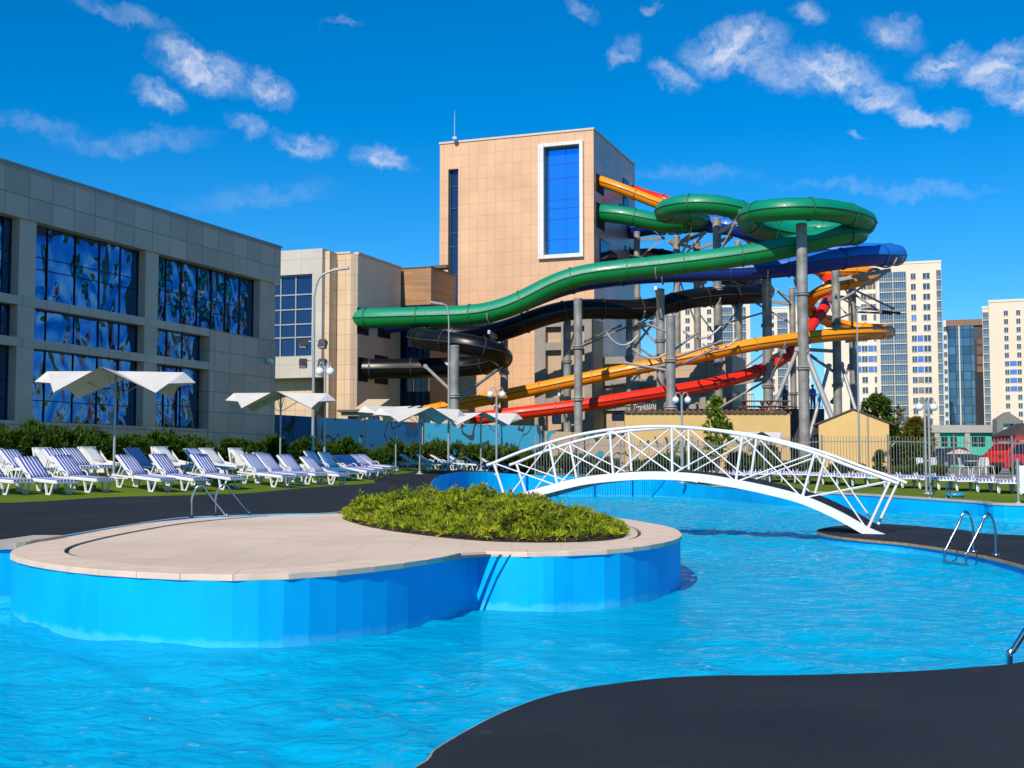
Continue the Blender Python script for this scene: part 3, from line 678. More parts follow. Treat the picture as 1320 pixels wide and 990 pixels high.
# projecting white bay with the dark window grid
o2=at(414,500,81.3)
wb=Bld('window_bay_block','pale panelled bay with a dark window grid next to the glass building','building',(o2.x,o2.y),(.938,-.347),1.2)
hx=wb.hx; hz=wb.hz; WH=hz(414,320); WX=hx(335)
palep=tile_mat('pale_panels',(.56,.51,.44),(.36,.33,.29),1.6,1.75,rough=.45,var=.03,gs=.014)
gx0,gx1=hx(340),hx(401); gz0,gz1=hz(380,460),hz(380,354); zlow=hz(380,487)
m=MB()
for a,b,z0,z1 in [(WX,gx0,zlow,WH),(gx0,gx1,gz1,WH),(gx0,gx1,zlow,gz0),(gx1,0,zlow,WH)]: wb.bx(m,a,b,0,1.2,z0,z1)
wb.bx(m,WX,-.003,1.203,6,zlow,WH)
m.build('panel_wall',palep,wb.t)
m=MB(); wb.bx(m,WX,-1.1,1.0,5.9,-.6,zlow-.003); wb.bx(m,.003,.35,0.35,3.4,zlow*0-.6,WH-.15); m.build('wall',cream,wb.t)
glazing(wb,None,gx0,gx1,gz0,gz1,.3,[.30,.62],[.24,.40,.58,.76],gl_dark,mw=.08,fm=mat('pale_mullion',(.35,.36,.36),rough=.4))
# brown plant room and dark glazing between B and the tower
o3=at(512,500,89)
br=Bld('brown_roof_house','brown boarded block above dark glazing between cream block and tower','building',(o3.x,o3.y),(.938,-.347),1.2)
hx=br.hx; hz=br.hz
wood=tile_mat('brown_boards',(.40,.21,.095),(.22,.11,.05),2.2,.16,rough=.55,var=.16,gs=.006,offset=.5)
bx1=hx(555)
m=MB(); br.bx(m,-.3,bx1,0,4.5,hz(540,393),hz(540,345.5)); m.build('boarded_wall',wood,br.t)
m=MB(); br.bx(m,-.2,bx1-.1,.15,4.3,-.6,hz(540,393)-.003); m.build('wall',mat('slate_wall',(.055,.06,.07),rough=.5,var=.2),br.t)
m=MB(); br.bx(m,-.32,bx1+.04,-.05,4.55,hz(540,345.5)+.003,hz(540,344)); br.bx(m,2.2,3.4,1,2,hz(540,344)+.003,hz(540,340)); m.build('roof',mat('roof_edge',(.12,.09,.07)),br.t)
glazing(br,None,-.15,bx1-.12,hz(540,470),hz(540,394),.1,[.2,.4,.6,.8],[.3,.62],glass_mat('navy_glass',(.02,.06,.22),wav=.3,spec=.6),mw=.06)
for q in [(.3,bx1*.45),(bx1*.5,bx1-.3)]: glazing(br,None,q[0],q[1],hz(540,548),hz(540,480),.1,[.5],[],gl_dark)
# slanted cream awning and low roof at the foot of B
def slant(px0,px1,y0,y1,d,dx,mname,label):
    a=at(px0,y1,d); b=at(px1,y1,d); c=at(px1+dx,y0,d+1.6); e=at(px0+dx,y0,d+1.6)
    m=MB(); dn=Vector((0,0,-.08)); m.hexa([a+dn,b+dn,c+dn,e+dn,a,b,c,e])
    for p,q in ((a,e),(b,c)): m.bar((p.x,p.y,p.z-.05),(q.x,q.y+.1,q.z-.9),.06)
    tag(m.build('awning',mat(mname,(.62,.47,.31),rough=.7,var=.06)),label,'awning')
slant(458,486,514.5,526,76,16,'awning_canvas','sloping cream canvas awning at the foot of the slide landing block')
kb=Bld('low_cream_kiosk','low cream kiosk wall behind the blue painted fence under the slides','building',(at(440,500,76).x,76),(1,-.05),1.2)
m=MB(); kb.bx(m,0,kb.hx(600),0,3,-.3,kb.hz(500,531)); m.build('wall',mat('cream_plaster',(.60,.46,.30),rough=.7),kb.t)
m=MB(); kb.bx(m,-.2,kb.hx(600)+.2,-.25,3.2,kb.hz(500,531)+.003,kb.hz(500,531)+.12); m.build('roof',mat('kiosk_roof',(.10,.09,.085),rough=.6),kb.t)
for px in (449,475,540): glazing(kb,None,kb.hx(px),kb.hx(px+14),kb.hz(500,548),kb.hz(500,536),-.03,[.5],[],gl_dark)

# ---------------- distant apartments
creamw=mat('apartment_cream',(.76,.64,.52),rough=.8,var=.05,scale=.05)
creamw2=mat('apartment_light',(.76,.68,.57),rough=.8,var=.05,scale=.05)
bluep=mat('blue_panel',(.05,.18,.62),rough=.5); brownp=mat('brown_panel',(.24,.13,.08),rough=.6); greyp=mat('grey_panel',(.20,.19,.19),rough=.6)
apg=glass_mat('apartment_glass',(.09,.12,.16),wav=.3,scale=.3,spec=.45,rough=.1); balg=glass_mat('balcony_glass',(.13,.19,.24),wav=.9,scale=1.1,spec=.6,rough=.08)
winframe=mat('window_white',(.62,.62,.60),rough=.5)
darkin=mat('loggia_dark',(.05,.055,.06),rough=.6)
def shared(name,build):
    me=build(); return me
def inst(src,name,parent,loc,sc):
    o=bpy.data.objects.new(name,src); C.objects.link(o); o.parent=parent; o.location=loc; o.scale=sc; return o
# unit window: frame and pane meshes one metre square
uf=MB()
for q in [((-.5,-.1,-.5),(-.44,.1,.5)),((.44,-.1,-.5),(.5,.1,.5)),((-.44,-.1,-.5),(.44,.1,-.44)),((-.44,-.1,.44),(.44,.1,.5)),((-.03,-.1,-.44),(.03,.1,.44))]: uf.box2(*q)
tmp=uf.build('window',winframe); UWF=tmp.data; bpy.data.objects.remove(tmp)
up=MB(); up.box2((-.44,-.02,-.44),(.44,.06,.44)); tmp=up.build('pane',apg); UWP=tmp.data; bpy.data.objects.remove(tmp)
# unit loggia: glazed front in vertical lights over a pale slab and a darker parapet
ul=MB()
ul.cur=0; ul.box2((-.5,-.12,-.5),(.5,.1,-.42))
ul.cur=1; ul.box2((-.5,-.04,-.42),(.5,.05,-.12))
for i in range(7): ul.cur=0; ul.box2((-.5+i/6-.008,-.06,-.42),(-.5+i/6+.008,.02,.5))
ul.box2((-.5,-.05,-.12),(.5,.0,-.10))
ul.cur=2; ul.box2((-.5,0.0,-.12),(.5,.05,.5))
tmp=ul.build('balcony',[winframe,mat('balcony_parapet',(.09,.12,.14),rough=.4,var=.5,scale=1.5),balg]); ULG=tmp.data; bpy.data.objects.remove(tmp)
def apartment(name,label,px0,px1,ytop,d,cols,f0,fh,nf,wallm,depth=16,zb=1.0,group=None,infill=()):
    fdir=(1,-((px0+px1)/2-660)/1600)
    o=at(px0,500,d); b=Bld(name,label,'apartment building',(o.x,o.y),fdir,zb,group)
    X=b.hx(px1); Z=b.hz(px0,ytop)
    m=MB(); b.bx(m,0,X,0,depth,-1,Z); m.build('wall',wallm,b.t)
    m=MB(); b.bx(m,-.1,X+.1,-.12,depth+.1,Z+.003,Z+.6); m.build('parapet',wallm,b.t)
    for r in range(nf):
        yc=f0+r*fh
        zc=b.hz((px0+px1)/2,yc); hgt=abs(b.hz(px0,yc)-b.hz(px0,yc+fh))
        for (a,c,k) in cols:
            xa,xc=b.hx(a),b.hx(c)
            if k=='w':
                w_=inst(UWF,'window',b.t,((xa+xc)/2,-.02,zc),(xc-xa,1,hgt*.64)); inst(UWP,'pane',w_,(0,0,0),(1,1,1))
            elif k=='b':
                inst(ULG,'balcony',b.t,((xa+xc)/2,-.3,zc),(xc-xa,3.0,hgt*.98))
        for (a,c,r0,r1,mm) in infill:
            if r0<=r<r1:
                q=MB(); b.bx(q,b.hx(a),b.hx(c),-.06,.0,zc-hgt*.29,zc+hgt*.29); q.build('coloured_panel',mm,b.t)
    return b
ap=apartment('apartment_tower','tallest cream apartment tower with dark balcony column right of the slides',1132,1216.5,342,330,
  [(1136,1153,'b'),(1154,1170.5,'b'),(1176.5,1183.5,'w'),(1192,1202,'w'),(1210,1216,'b')],356.5,13.35,15,creamw,infill=[(1184,1191.5,6,10,bluep),(1184,1191.5,10,13,greyp),(1176.5,1183.5,4,5,bluep)])
apartment('apartment_wing','lower cream apartment wing with blue panels partly hidden by the slide columns',1063,1131.5,345,338,
  [(1078,1085,'w'),(1095,1102,'w'),(1111.5,1119.5,'w'),(1127.5,1131,'w')],356.5,13.35,15,creamw2,infill=[(1102.5,1111,6,10,bluep),(1120,1127,7,10,bluep),(1120,1127,0,4,brownp)])
apartment('apartment_block','distant cream apartment block seen between the two big grey slide columns',990,1046,398,420,
  [(1003,1016,'b'),(995,999,'w'),(1020,1024,'w'),(1030,1034,'w'),(1040,1044,'w')],408,10.4,16,creamw2)
apartment('apartment_slab','distant cream apartment slab behind the dark middle slide columns',858,968,391,400,
  [(866,872,'w'),(884,890,'w'),(898,903,'w'),(912,918,'w'),(931,945,'b'),(947,962,'b')],402,10.8,15,creamw,infill=[(904,911,5,12,bluep)])
apartment('shaded_apartment','cream apartment tower at the right edge with a dark side balcony column',1277,1345,390,300,
  [(1296,1302,'w'),(1312,1318,'w'),(1328,1336,'w')],403,10.9,18,creamw,infill=[(1302.5,1311.5,6,10,bluep)])
apartment('balcony_column_block','narrow dark balcony stack at the left of the rightmost apartment tower',1268.5,1276.8,398,302,[(1269,1276.5,'b')],408,10.9,16,creamw2)
# glass office and a brown neighbour
o=at(1223,500,380); ob=Bld('glass_office','dark blue glass office with a brown top between apartment towers','office',(o.x,o.y),(1,-.37),1)
X=ob.hx(1271); Z=ob.hz(1240,420)
m=MB(); ob.bx(m,0,X,.4,20,-1,Z); m.build('wall',darkin,ob.t)
m=MB(); ob.bx(m,-.4,X+.4,-.2,20,Z+.003,ob.hz(1240,412)); m.build('roof',brownp,ob.t)
cw=tile_mat('office_curtain_wall',(.05,.13,.24),(.012,.03,.05),2.2,2.6,rough=.07,var=.5,gs=.12,spec=1.0,bump=.1,wav=.3)
m=MB(); ob.bx(m,0,ob.hx(1236.5),0,.39,-1,Z-.01); m.build('curtain_wall',cw,ob.t)
m=MB(); ob.bx(m,ob.hx(1239),ob.hx(1257),0,.39,-1,Z-.01); m.build('curtain_wall',cw,ob.t)
m=MB(); ob.bx(m,ob.hx(1237),ob.hx(1238.6),-.3,.39,-1,Z-.01); m.build('pale_fin',creamw2,ob.t)
o=at(1257.5,500,372); b2=Bld('brown_office','brown and black office block in front of the glass office','office',(o.x,o.y),(1,-.38),1)
m=MB(); b2.bx(m,0,b2.hx(1271),0,18,-1,b2.hz(1262,437)); m.build('wall',mat('black_cladding',(.03,.03,.035),rough=.3),b2.t)
m=MB(); b2.bx(m,0,b2.hx(1270),-.3,-.003,b2.hz(1262,480),b2.hz(1262,437)); m.build('brown_panels',tile_mat('brown_cladding',(.22,.115,.07),(.05,.04,.04),2.6,3.0,rough=.4,var=.3,gs=.4),b2.t)
m=MB(); b2.bx(m,b2.hx(1268),b2.hx(1269.2),-.8,-.31,-1,b2.hz(1262,460)); m.build('pale_fin',creamw2,b2.t)
o=at(1217.5,500,390); b3=Bld('cream_side_block','narrow cream block squeezed between tallest tower and glass office','apartment building',(o.x,o.y),(1,-.35),1)
m=MB(); b3.bx(m,0,b3.hx(1222.6),0,15,-1,b3.hz(1220,413)); m.build('wall',creamw2,b3.t)
for r in range(12):
    w_=inst(UWF,'window',b3.t,(b3.hx(1220),-.02,b3.hz(1220,424+11*r)),(1.0,1,1.6)); inst(UWP,'pane',w_,(0,0,0),(1,1,1))
# low turquoise shop row
o=at(1200,500,150); sb=Bld('turquoise_shop_row','low pale shop row with turquoise walls behind the car park','shop building',(o.x,o.y),(1,0),1)
X=sb.hx(1345); Z=sb.hz(1250,548)
turq=mat('turquoise_paint',(.06,.55,.43),rough=.6)
m=MB(); sb.bx(m,0,X,.5,10,-1,Z-.9); m.build('wall',turq,sb.t)
m=MB(); sb.bx(m,-.3,X,0,10.2,Z-.9+.003,Z); m.build('roof_band',mat('pale_render',(.42,.40,.37),rough=.7),sb.t)
for px in (1204,1243,1283): m=MB(); sb.bx(m,sb.hx(px),sb.hx(px)+.6,.1,.497,-1,Z-.9); m.build('pillar',mat('pale_render',(.42,.40,.37)),sb.t)
for px in (1214,1225,1253,1262,1300): glazing(sb,None,sb.hx(px),sb.hx(px+8),sb.hz(1250,575),sb.hz(1250,563),.46,[.3,.6],[],apg,mw=.12)
o=at(1284,500,146); gb=Bld('gabled_entrance','grey gabled entrance porch with a pale sign strip on the shop row','porch',(o.x,o.y),(1,0),1)
X=gb.hx(1314); zt=gb.hz(1290,541); ze=gb.hz(1290,546)
gp=mat('porch_grey',(.22,.20,.195),rough=.7)
m=MB(); pw=.75
for a in (0,X-pw): gb.bx(m,a,a+pw,0,1.4,-1,ze)
m.add([(0,0,ze),(X,0,ze),(X,0,ze+.5),(X/2,0,zt+.9),(0,0,ze+.5),(0,1.4,ze),(X,1.4,ze),(X,1.4,ze+.5),(X/2,1.4,zt+.9),(0,1.4,ze+.5)],[(0,1,2,3,4),(9,8,7,6,5),(0,5,6,1),(1,6,7,2),(2,7,8,3),(3,8,9,4),(4,9,5,0)]); m.build('gable_frame',gp,gb.t)
m=MB(); gb.bx(m,pw,X-pw,.5,.9,-1,ze-.003); m.build('glazed_front',glass_mat('porch_glass',(.10,.22,.24),spec=.5,wav=.2),gb.t)
m=MB(); gb.bx(m,pw+.01,X-pw-.01,.3,.49,gb.hz(1290,560),gb.hz(1290,551)); m.build('sign_strip',mat('pale_mint',(.5,.72,.68),rough=.5),gb.t)
# ================================================================ water slides
def slide(name,label,P,r,up,lo,seamm,fl_every=3.6,nseg=20,fm=None,openf=None):
    pts=crom([at(*p) for p in P],10)
    # even spacing
    out=[pts[0]]; acc=0; step=.45
    for a,b in zip(pts,pts[1:]):
        seg=(b-a).length; t=step-acc
        while t<=seg: out.append(a.lerp(b,t/seg)); t+=step
        acc=seg-(t-step)
    pts=out
    for _ in range(6):
        pts=[pts[0]]+[(pts[i-1]+pts[i]*2+pts[i+1])/4 for i in range(1,len(pts)-1)]+[pts[-1]]
    n=len(pts); T=[(pts[min(i+1,n-1)]-pts[max(i-1,0)]).normalized() for i in range(n)]
    X=[];Y=[]
    for t in T:
        x=t.cross(Vector((0,0,1))); x=x.normalized() if x.length>.05 else (X[-1] if X else Vector((1,0,0))); X.append(x); Y.append(x.cross(t).normalized())
    t_=thing(name,label,'water slide',pts[0])
    base=pts[0]
    def half(a0,a1,k,m,nm):
        vs=[];fs=[]
        for i in range(n):
            for j in range(k+1):
                a=a0+(a1-a0)*j/k; vs.append(pts[i]-base+(X[i]*math.cos(a)+Y[i]*math.sin(a))*r)
        for i in range(n-1):
            for j in range(k): q=i*(k+1)+j; fs.append((q,q+1,q+k+2,q+k+1))
        mb=MB(); mb.add(vs,fs,True)
        # thickness at the two ends
        return mb.build(nm,m,t_)
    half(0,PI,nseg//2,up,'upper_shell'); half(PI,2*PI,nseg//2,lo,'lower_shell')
    for sgn in (1,-1):
        sm=MB()
        for i in range(0,n-1):
            a=pts[i]-base+X[i]*sgn*(r+.012); b=pts[i+1]-base+X[i+1]*sgn*(r+.012)
            xa,xb=X[i]*sgn*.03,X[i+1]*sgn*.03; ya,yb=Y[i]*.022,Y[i+1]*.022
            sm.add([a-xa-ya,a+xa-ya,a+xa+ya,a-xa+ya,b-xb-yb,b+xb-yb,b+xb+yb,b-xb+yb],[(1,5,6,2),(2,6,7,3),(0,4,5,1)],False)
        sm.build('seam',seamm,t_)
    k=int(fl_every/step); i=4
    while i<n-2:
        fb=MB(); vs=[];fs=[];q=24
        prof=[(-.045,r+.002),(-.045,r+.055),(.045,r+.055),(.045,r+.002)]
        for s,rr in prof:
            for j in range(q):
                a=2*PI*j/q; vs.append(pts[i]-base+T[i]*s+(X[i]*math.cos(a)+Y[i]*math.sin(a))*rr)
        for s in range(3):
            for j in range(q): fs.append((s*q+j,s*q+(j+1)%q,(s+1)*q+(j+1)%q,(s+1)*q+j))
        fb.add(vs,fs,False); fb.build('flange',fm or up,t_)
        i+=k
    # dark saddle straps under the tube
    return pts
def gloss(name,c,var=.08,rough=.40,coat=.05):
    """gel-coated fibreglass: slow fading plus dull water streaks"""
    m,nt,b=new_mat(name); tc=N(nt,'ShaderNodeTexCoord')
    n1=N(nt,'ShaderNodeTexNoise'); n1.inputs['Scale'].default_value=.35; n1.inputs['Detail'].default_value=6; L(nt,tc.outputs['Object'],n1.inputs['Vector'])
    mp=N(nt,'ShaderNodeMapping'); mp.inputs['Scale'].default_value=(5,5,.55); L(nt,tc.outputs['Object'],mp.inputs[0])
    n2=N(nt,'ShaderNodeTexNoise'); n2.inputs['Scale'].default_value=1; n2.inputs['Detail'].default_value=6; n2.inputs['Roughness'].default_value=.65; L(nt,mp.outputs[0],n2.inputs['Vector'])
    v=Vector(c); mx=N(nt,'ShaderNodeMix',data_type='RGBA'); mx.inputs[6].default_value=(*(v*.86),1); mx.inputs[7].default_value=(*[min(1,q) for q in v*1.12],1); L(nt,n1.outputs['Fac'],mx.inputs[0])
    r=N(nt,'ShaderNodeMapRange'); r.inputs[1].default_value=.52; r.inputs[2].default_value=.72; r.inputs[4].default_value=.30; L(nt,n2.outputs['Fac'],r.inputs[0])
    m2=N(nt,'ShaderNodeMix',data_type='RGBA'); L(nt,r.outputs[0],m2.inputs[0]); L(nt,mx.outputs[2],m2.inputs[6]); m2.inputs[7].default_value=(*(v*.62+Vector((.02,.018,.015))),1)
    L(nt,m2.outputs[2],b.inputs['Base Color'])
    rr=N(nt,'ShaderNodeMapRange'); rr.inputs[3].default_value=rough-.08; rr.inputs[4].default_value=rough+.18; L(nt,n2.outputs['Fac'],rr.inputs[0]); L(nt,rr.outputs[0],b.inputs['Roughness'])
    b.inputs['Specular IOR Level'].default_value=.42; b.inputs['Coat Weight'].default_value=coat; b.inputs['Coat Roughness'].default_value=.1
    MATS[name]=m; return m
g_up=gloss('green_fibreglass',(.0,.245,.135)); g_lo=gloss('leaf_green_fibreglass',(.0,.215,.045)); g_fl=gloss('green_flange',(.01,.15,.05)); dk=mat('dark_seam',(.008,.015,.012),rough=.6)  # lower shell greener: sunlight through the tube wall is put into its colour
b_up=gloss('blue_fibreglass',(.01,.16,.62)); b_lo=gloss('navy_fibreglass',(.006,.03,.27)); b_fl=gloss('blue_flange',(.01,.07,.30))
k_up=mat('black_fibreglass',(.005,.005,.006),rough=.33,spec=.35,var=.3,scale=.5); k_fl=gloss('black_flange',(.03,.03,.032))
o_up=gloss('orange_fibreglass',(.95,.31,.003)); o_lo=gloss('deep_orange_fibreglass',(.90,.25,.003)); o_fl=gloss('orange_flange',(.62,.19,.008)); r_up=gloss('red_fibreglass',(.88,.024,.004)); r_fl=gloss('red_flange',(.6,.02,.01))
GREEN=[(757,272,96),(772,275,93.7),(790,275.5,93.1),(805,277.5,92.8),(830,283,92.6),(860,289,92.6),(890,287,94),(905,282,93),(890,277,90),(862,277,87.5),(856,270,85),(880,263.5,83.5),(915,263,83),(945,268,83.2),(968,277,84),(995,291,85.5),(1045,297,86),(1095,296,84.5),(1117,289,81),(1106,280,77.5),(1075,272,75.3),(1035,269,74.2),(990,271,74.8),(965,278,77),(968,290,80),(1000,300,82.5),(1050,306,83.5),(1092,304,82.5),(1108,301,80),(1085,302,78),(1040,313,77.3),(985,325,77.3),(925,334,77.5),(860,342,78),(800,348.5,78.5),(750,355,79),(715,366,79.4),(685,382,79.7),(655,396,80),(620,405,80.5),(580,407.5,81),(520,409,81.8),(476,410.5,82.4),(455,411,83)]
BLUE=[(800,300,103),(840,292,99),(885,289,95),(925,289,93),(960,297,92.5),(1000,309,93),(1045,320,93),(1090,325,92),(1130,325,90),(1154,328,86.5),(1150,330,83),(1115,330,80.5),(1075,335,79.6),(1030,342,79.6),(960,348,80),(900,349.5,80.8),(840,352,81.4),(790,356.5,82.2),(740,364.5,83.2),(700,378,84),(660,395,84.8),(620,407,85.2),(570,412,85.6),(515,415,86),(485,421,86.5)]
BLACK=[(800,335,104),(845,330,101),(900,345,99),(950,362,96),(982,374,92),(984,378,89),(960,380,87),(915,382,85.5),(875,388,84),(845,397,83.2),(810,399.5,82.5),(770,398,82),(730,400,81.5),(695,409,81.3),(665,421,81.8),(635,430,82.6),(600,432,83.6),(560,431,84),(537,432,82.6),(545,437,80),(580,441,78.4),(615,446,77.8),(642,455,78.4),(647,464,80.6),(625,470,82.4),(590,473,83.2),(540,474.5,83.4),(490,475.5,83.3),(455,476,83.6)]
ORANGE=[(760,228,95.5),(772,233,93.5),(785,237.5,93),(800,243,92.6),(830,255,92.3),(860,267,92),(900,280,93),(950,298,95),(1000,325,97),(1040,345,98),(1080,351,97.5),(1115,350,95),(1130,354,91.5),(1115,361,88),(1085,366,86),(1058,375,86),(1043,388,88),(1045,402,91),(1070,415,94),(1105,423,95),(1138,425,92.5),(1146,428,88),(1130,429,84),(1100,430,82),(1060,433,81),(1010,439,80.3),(960,446.5,80),(910,457,80),(860,467,80),(800,479,80.4),(740,491,81.2),(690,501.5,82),(640,512,83),(590,522,84),(545,531,85)]
RED=[(806,242,104),(830,250,101.5),(860,259,99.5),(910,276,101),(960,302,103),(1010,328,103),(1050,346,101),(1068,360,97.5),(1071,376,94),(1064,394,91),(1050,413,88.5),(1034,437,86),(1010,462,84),(975,479,82),(930,492.5,80.5),(880,502,79.5),(820,511.5,78.8),(750,522.5,78.4),(690,530,78.6),(640,536,79),(590,543,80)]
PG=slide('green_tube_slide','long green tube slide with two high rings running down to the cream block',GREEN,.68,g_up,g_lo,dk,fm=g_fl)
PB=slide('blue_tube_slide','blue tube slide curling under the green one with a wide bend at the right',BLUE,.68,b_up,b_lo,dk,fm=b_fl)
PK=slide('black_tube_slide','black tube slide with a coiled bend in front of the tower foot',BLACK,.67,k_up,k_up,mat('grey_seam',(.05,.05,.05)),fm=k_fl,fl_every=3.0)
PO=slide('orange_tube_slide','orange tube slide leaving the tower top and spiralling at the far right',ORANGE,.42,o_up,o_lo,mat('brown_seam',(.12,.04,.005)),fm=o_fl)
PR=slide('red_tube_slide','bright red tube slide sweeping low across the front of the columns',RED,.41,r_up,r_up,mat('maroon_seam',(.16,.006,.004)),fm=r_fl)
SL=[(PG,.68),(PB,.68),(PK,.67),(PO,.42),(PR,.41)]
# ------ support columns
steel=mat('galvanised_steel',(.27,.262,.25),rough=.55,var=.38,scale=1.3,metal=.15,bump=.05)
arm=mat('pale_steel_arm',(.42,.41,.40),rough=.45,var=.12,metal=.2)
COLS=[(586,447,72,12,'thick brown-grey slide column rising behind the white umbrellas left of the tower'),
 (650,432,84,10,'dark shaded column under the right end of the black coil'),
 (731,412,83.2,10,'column under the black tube left of the tall silver column'),
 (745,386,75.5,11,'tall silver column below the green tube at the left part of the bridge'),
 (811,405,86,9,'shaded column just right of the bare white cradle arms'),
 (821,300,97,8,'column close to the shaded tower side under the first green bend'),
 (851,374,80.2,11,'silver column with collar below the long green run'),
 (864,408,71,12.5,'grey column that ends in bare white cradle arms at its top'),
 (872,306,96,9,'short topped column seen between the green ring and the long green run'),
 (898,312,98,9,'dark column behind the orange run near the middle of the slides'),
 (924,283,85.5,11,'column carrying the smaller upper green ring'),
 (951,312,99,9,'dark column behind the blue tube between the two green rings'),
 (988,347,82.3,12.5,'thick silver column below the blue tube left of the tallest front column'),
 (1021,372,95,8,'thin dark column with a brown cap left behind the tallest front column'),
 (1033,290,76,14,'tallest thick front column carrying the big green ring'),
 (1077,345,84.5,11,'dark column through the orange spiral beneath the blue bend'),
 (1098,356,95,10,'rear column beside the orange spiral with bare outrigger arms')]
COLTH=[]
for (px,yt,d,wd,lab) in COLS:
    top=at(px,yt,d); r=wd/2*d/F; g=H(top.x,top.y)
    if top.y>80: g=min(g,1.3)
    c=thing('support_column',lab,'column',(top.x,top.y,g-.1),0,'columns holding up the water slides')
    h=top.z-g+.1
    m=MB(); m.lathe((0,0,0),[(r,0),(r,h-.05)],18); m.build('shaft',steel,c)
    m=MB(); m.lathe((0,0,h-.049),[(r*1.0,0),(r*1.06,.02),(r*1.06,.1),(r*.9,.13)],18); m.build('end_cap',steel,c)
    for f in ((.42,.72) if h>9 else (.6,)):
        m=MB(); z=h*f; m.lathe((0,0,z-.12),[(r+.003,0),(r+.09,.02),(r+.09,.1),(r+.003,.12)],18); m.lathe((0,0,z+.004),[(r+.003,0),(r+.09,.02),(r+.09,.1),(r+.003,.12)],18); m.build('collar',steel,c)
    m=MB(); m.lathe((0,0,.0),[(r*1.8,0),(r*1.8,.14),(r+.003,.16)],16); m.build('base_plate',steel,c)
    COLTH.append((c,top,r,g,h))
    for (P,rr) in SL:
        best=min(P[6:-6],key=lambda q:(Vector((q.x,q.y))-Vector((top.x,top.y))).length)
        dd=(Vector((best.x,best.y))-Vector((top.x,top.y))).length
        if dd<4.2 and top.z>best.z-rr-1.2 and best.z>g+2:
            zl=min(best.z-rr-.35,top.z-.25)-(g-.1); rel=Vector((best.x-top.x,best.y-top.y,0))
            dirn=rel.normalized() if rel.length>.05 else Vector((1,0,0))
            m=MB()
            a0=Vector((0,0,zl-.25))+dirn*(r*.6); e0=Vector((rel.x,rel.y,zl+.05))
            if dd>r+.3:
                m.bar(a0,e0+dirn*.3,.16,.24); m.bar(Vector((0,0,zl-1.7))+dirn*(r*.8),e0-Vector((0,0,.15)),.12)
            # saddle
            i=P.index(best); t=(P[i+1]-P[i-1]); t.z=0; t.normalize(); x=Vector((t.y,-t.x,0))
            cb=Vector((rel.x,rel.y,best.z-(g-.1)))
            ap_=[cb+x*math.cos(a)*(rr+.09)+Vector((0,0,1))*math.sin(a)*(rr+.09) for a in [PI*(1.08+.84*k/10) for k in range(11)]]
            m.tube(ap_,.06,6)
            m.build('bracket_arm',arm,c)
def strut(px0,y0,d0,px1,y1,d1,w,label,name='diagonal_strut',m_=None):
    m=MB(); a,b=at(px0,y0,d0),at(px1,y1,d1); m.tube([a,b],w/2,8); 
    for q,dr in ((a,b-a),(b,a-b)): dr=dr.normalized(); m.tube([q,q+dr*.25],w*.75,8)
    tag(m.build(name,m_ or arm),label,'strut','diagonal braces of the slide frame')
strut(1029,448,76,986,552,76.5,.26,'pale diagonal brace leaning left from the tallest front column')
strut(1037,450,76,1097,600,74.5,.36,'long pale diagonal brace in front of the yellow house gable')
strut(1069,470,84,1040,575,82,.24,'short pale brace left of the dark orange-spiral column')
strut(1084,468,84,1108,545,82,.24,'short pale brace right of the dark orange-spiral column')
strut(1096,470,95,1072,520,95,.22,'dark brace low on the rear right column',m_=steel)
strut(583,505,72,548,472,80,.2,'brace from the brown-grey column to the lower black tube')
strut(590,515,72,650,470,80,.2,'brace from the brown-grey column to the right end of the coil',m_=steel)
strut(850,455,80,815,490,84,.18,'thin brace left of the silver collar column')
strut(900,470,97,870,530,97,.18,'dark thin brace under the orange run',m_=steel)
strut(930,478,86,955,512,86,.22,'pale brace between the orange and the red run')
strut(755,440,76,800,420,84,.14,'thin strut linking the tall silver column and the black tube',m_=steel)
# bare cradles of the unfinished slide
def cradle(cx,cy,d,wpx,hpx,label,tilt=0):
    m=MB()
    for off in (0,1.1):
        a=[at(cx-wpx+2*wpx*k/12, cy-hpx*(abs(k-6)/6)**2+tilt*(k-6), d+off) for k in range(13)]
        m.tube(a,.07,6)
    for k in (0,6,12):
        p=at(cx-wpx+2*wpx*k/12,cy-hpx*(abs(k-6)/6)**2+tilt*(k-6),d); q=at(cx-wpx+2*wpx*k/12,cy-hpx*(abs(k-6)/6)**2+tilt*(k-6),d+1.1); m.tube([p,q],.06,6)
    tag(m.build('bare_cradle',arm),label,'cradle','bare pale cradle arms without a tube')
    return m
cradle(802,445,76,20,14,'bare pale curved cradle at the far left of the column with arms',.3)
cradle(838,462,74,22,10,'lower bare cradle touching the grey arm column',.4)
cradle(905,436,76,24,12,'bare pale cradle right of the grey arm column',-.5)
cradle(928,450,78,22,10,'wide bare cradle in front of the middle columns',-.6)
for q in [(864,478,71,806,468,75),(864,470,71,822,476,74),(864,455,71,900,428,76),(864,476,71,925,448,77),(864,430,71,835,418,78),(868,462,71,930,440,76)]:
    strut(*q,.15,'pale arm reaching from the grey column to a bare cradle','cradle_arm')
for q,l in [((1098,395,95,1160,404,92),'long dark outrigger arm right of the orange spiral'),((1098,372,95,1152,398,92),'upper pale rod slanting down to the outrigger tip'),((1098,402,95,1150,404,94),'lower dark outrigger arm above the orange bend'),((1102,380,95,1135,402,90),'short pale rod in the outrigger bundle'),((1090,440,86,1150,434,86),'pale arm under the lower orange bend'),((1020,392,95,1001,374,92),'short pale lamp-like arm left of the tallest column')]:
    strut(*q,.16,l,'outrigger_arm',m_=arm if 'pale' in l else mat('dark_steel',(.03,.035,.04),rough=.5))

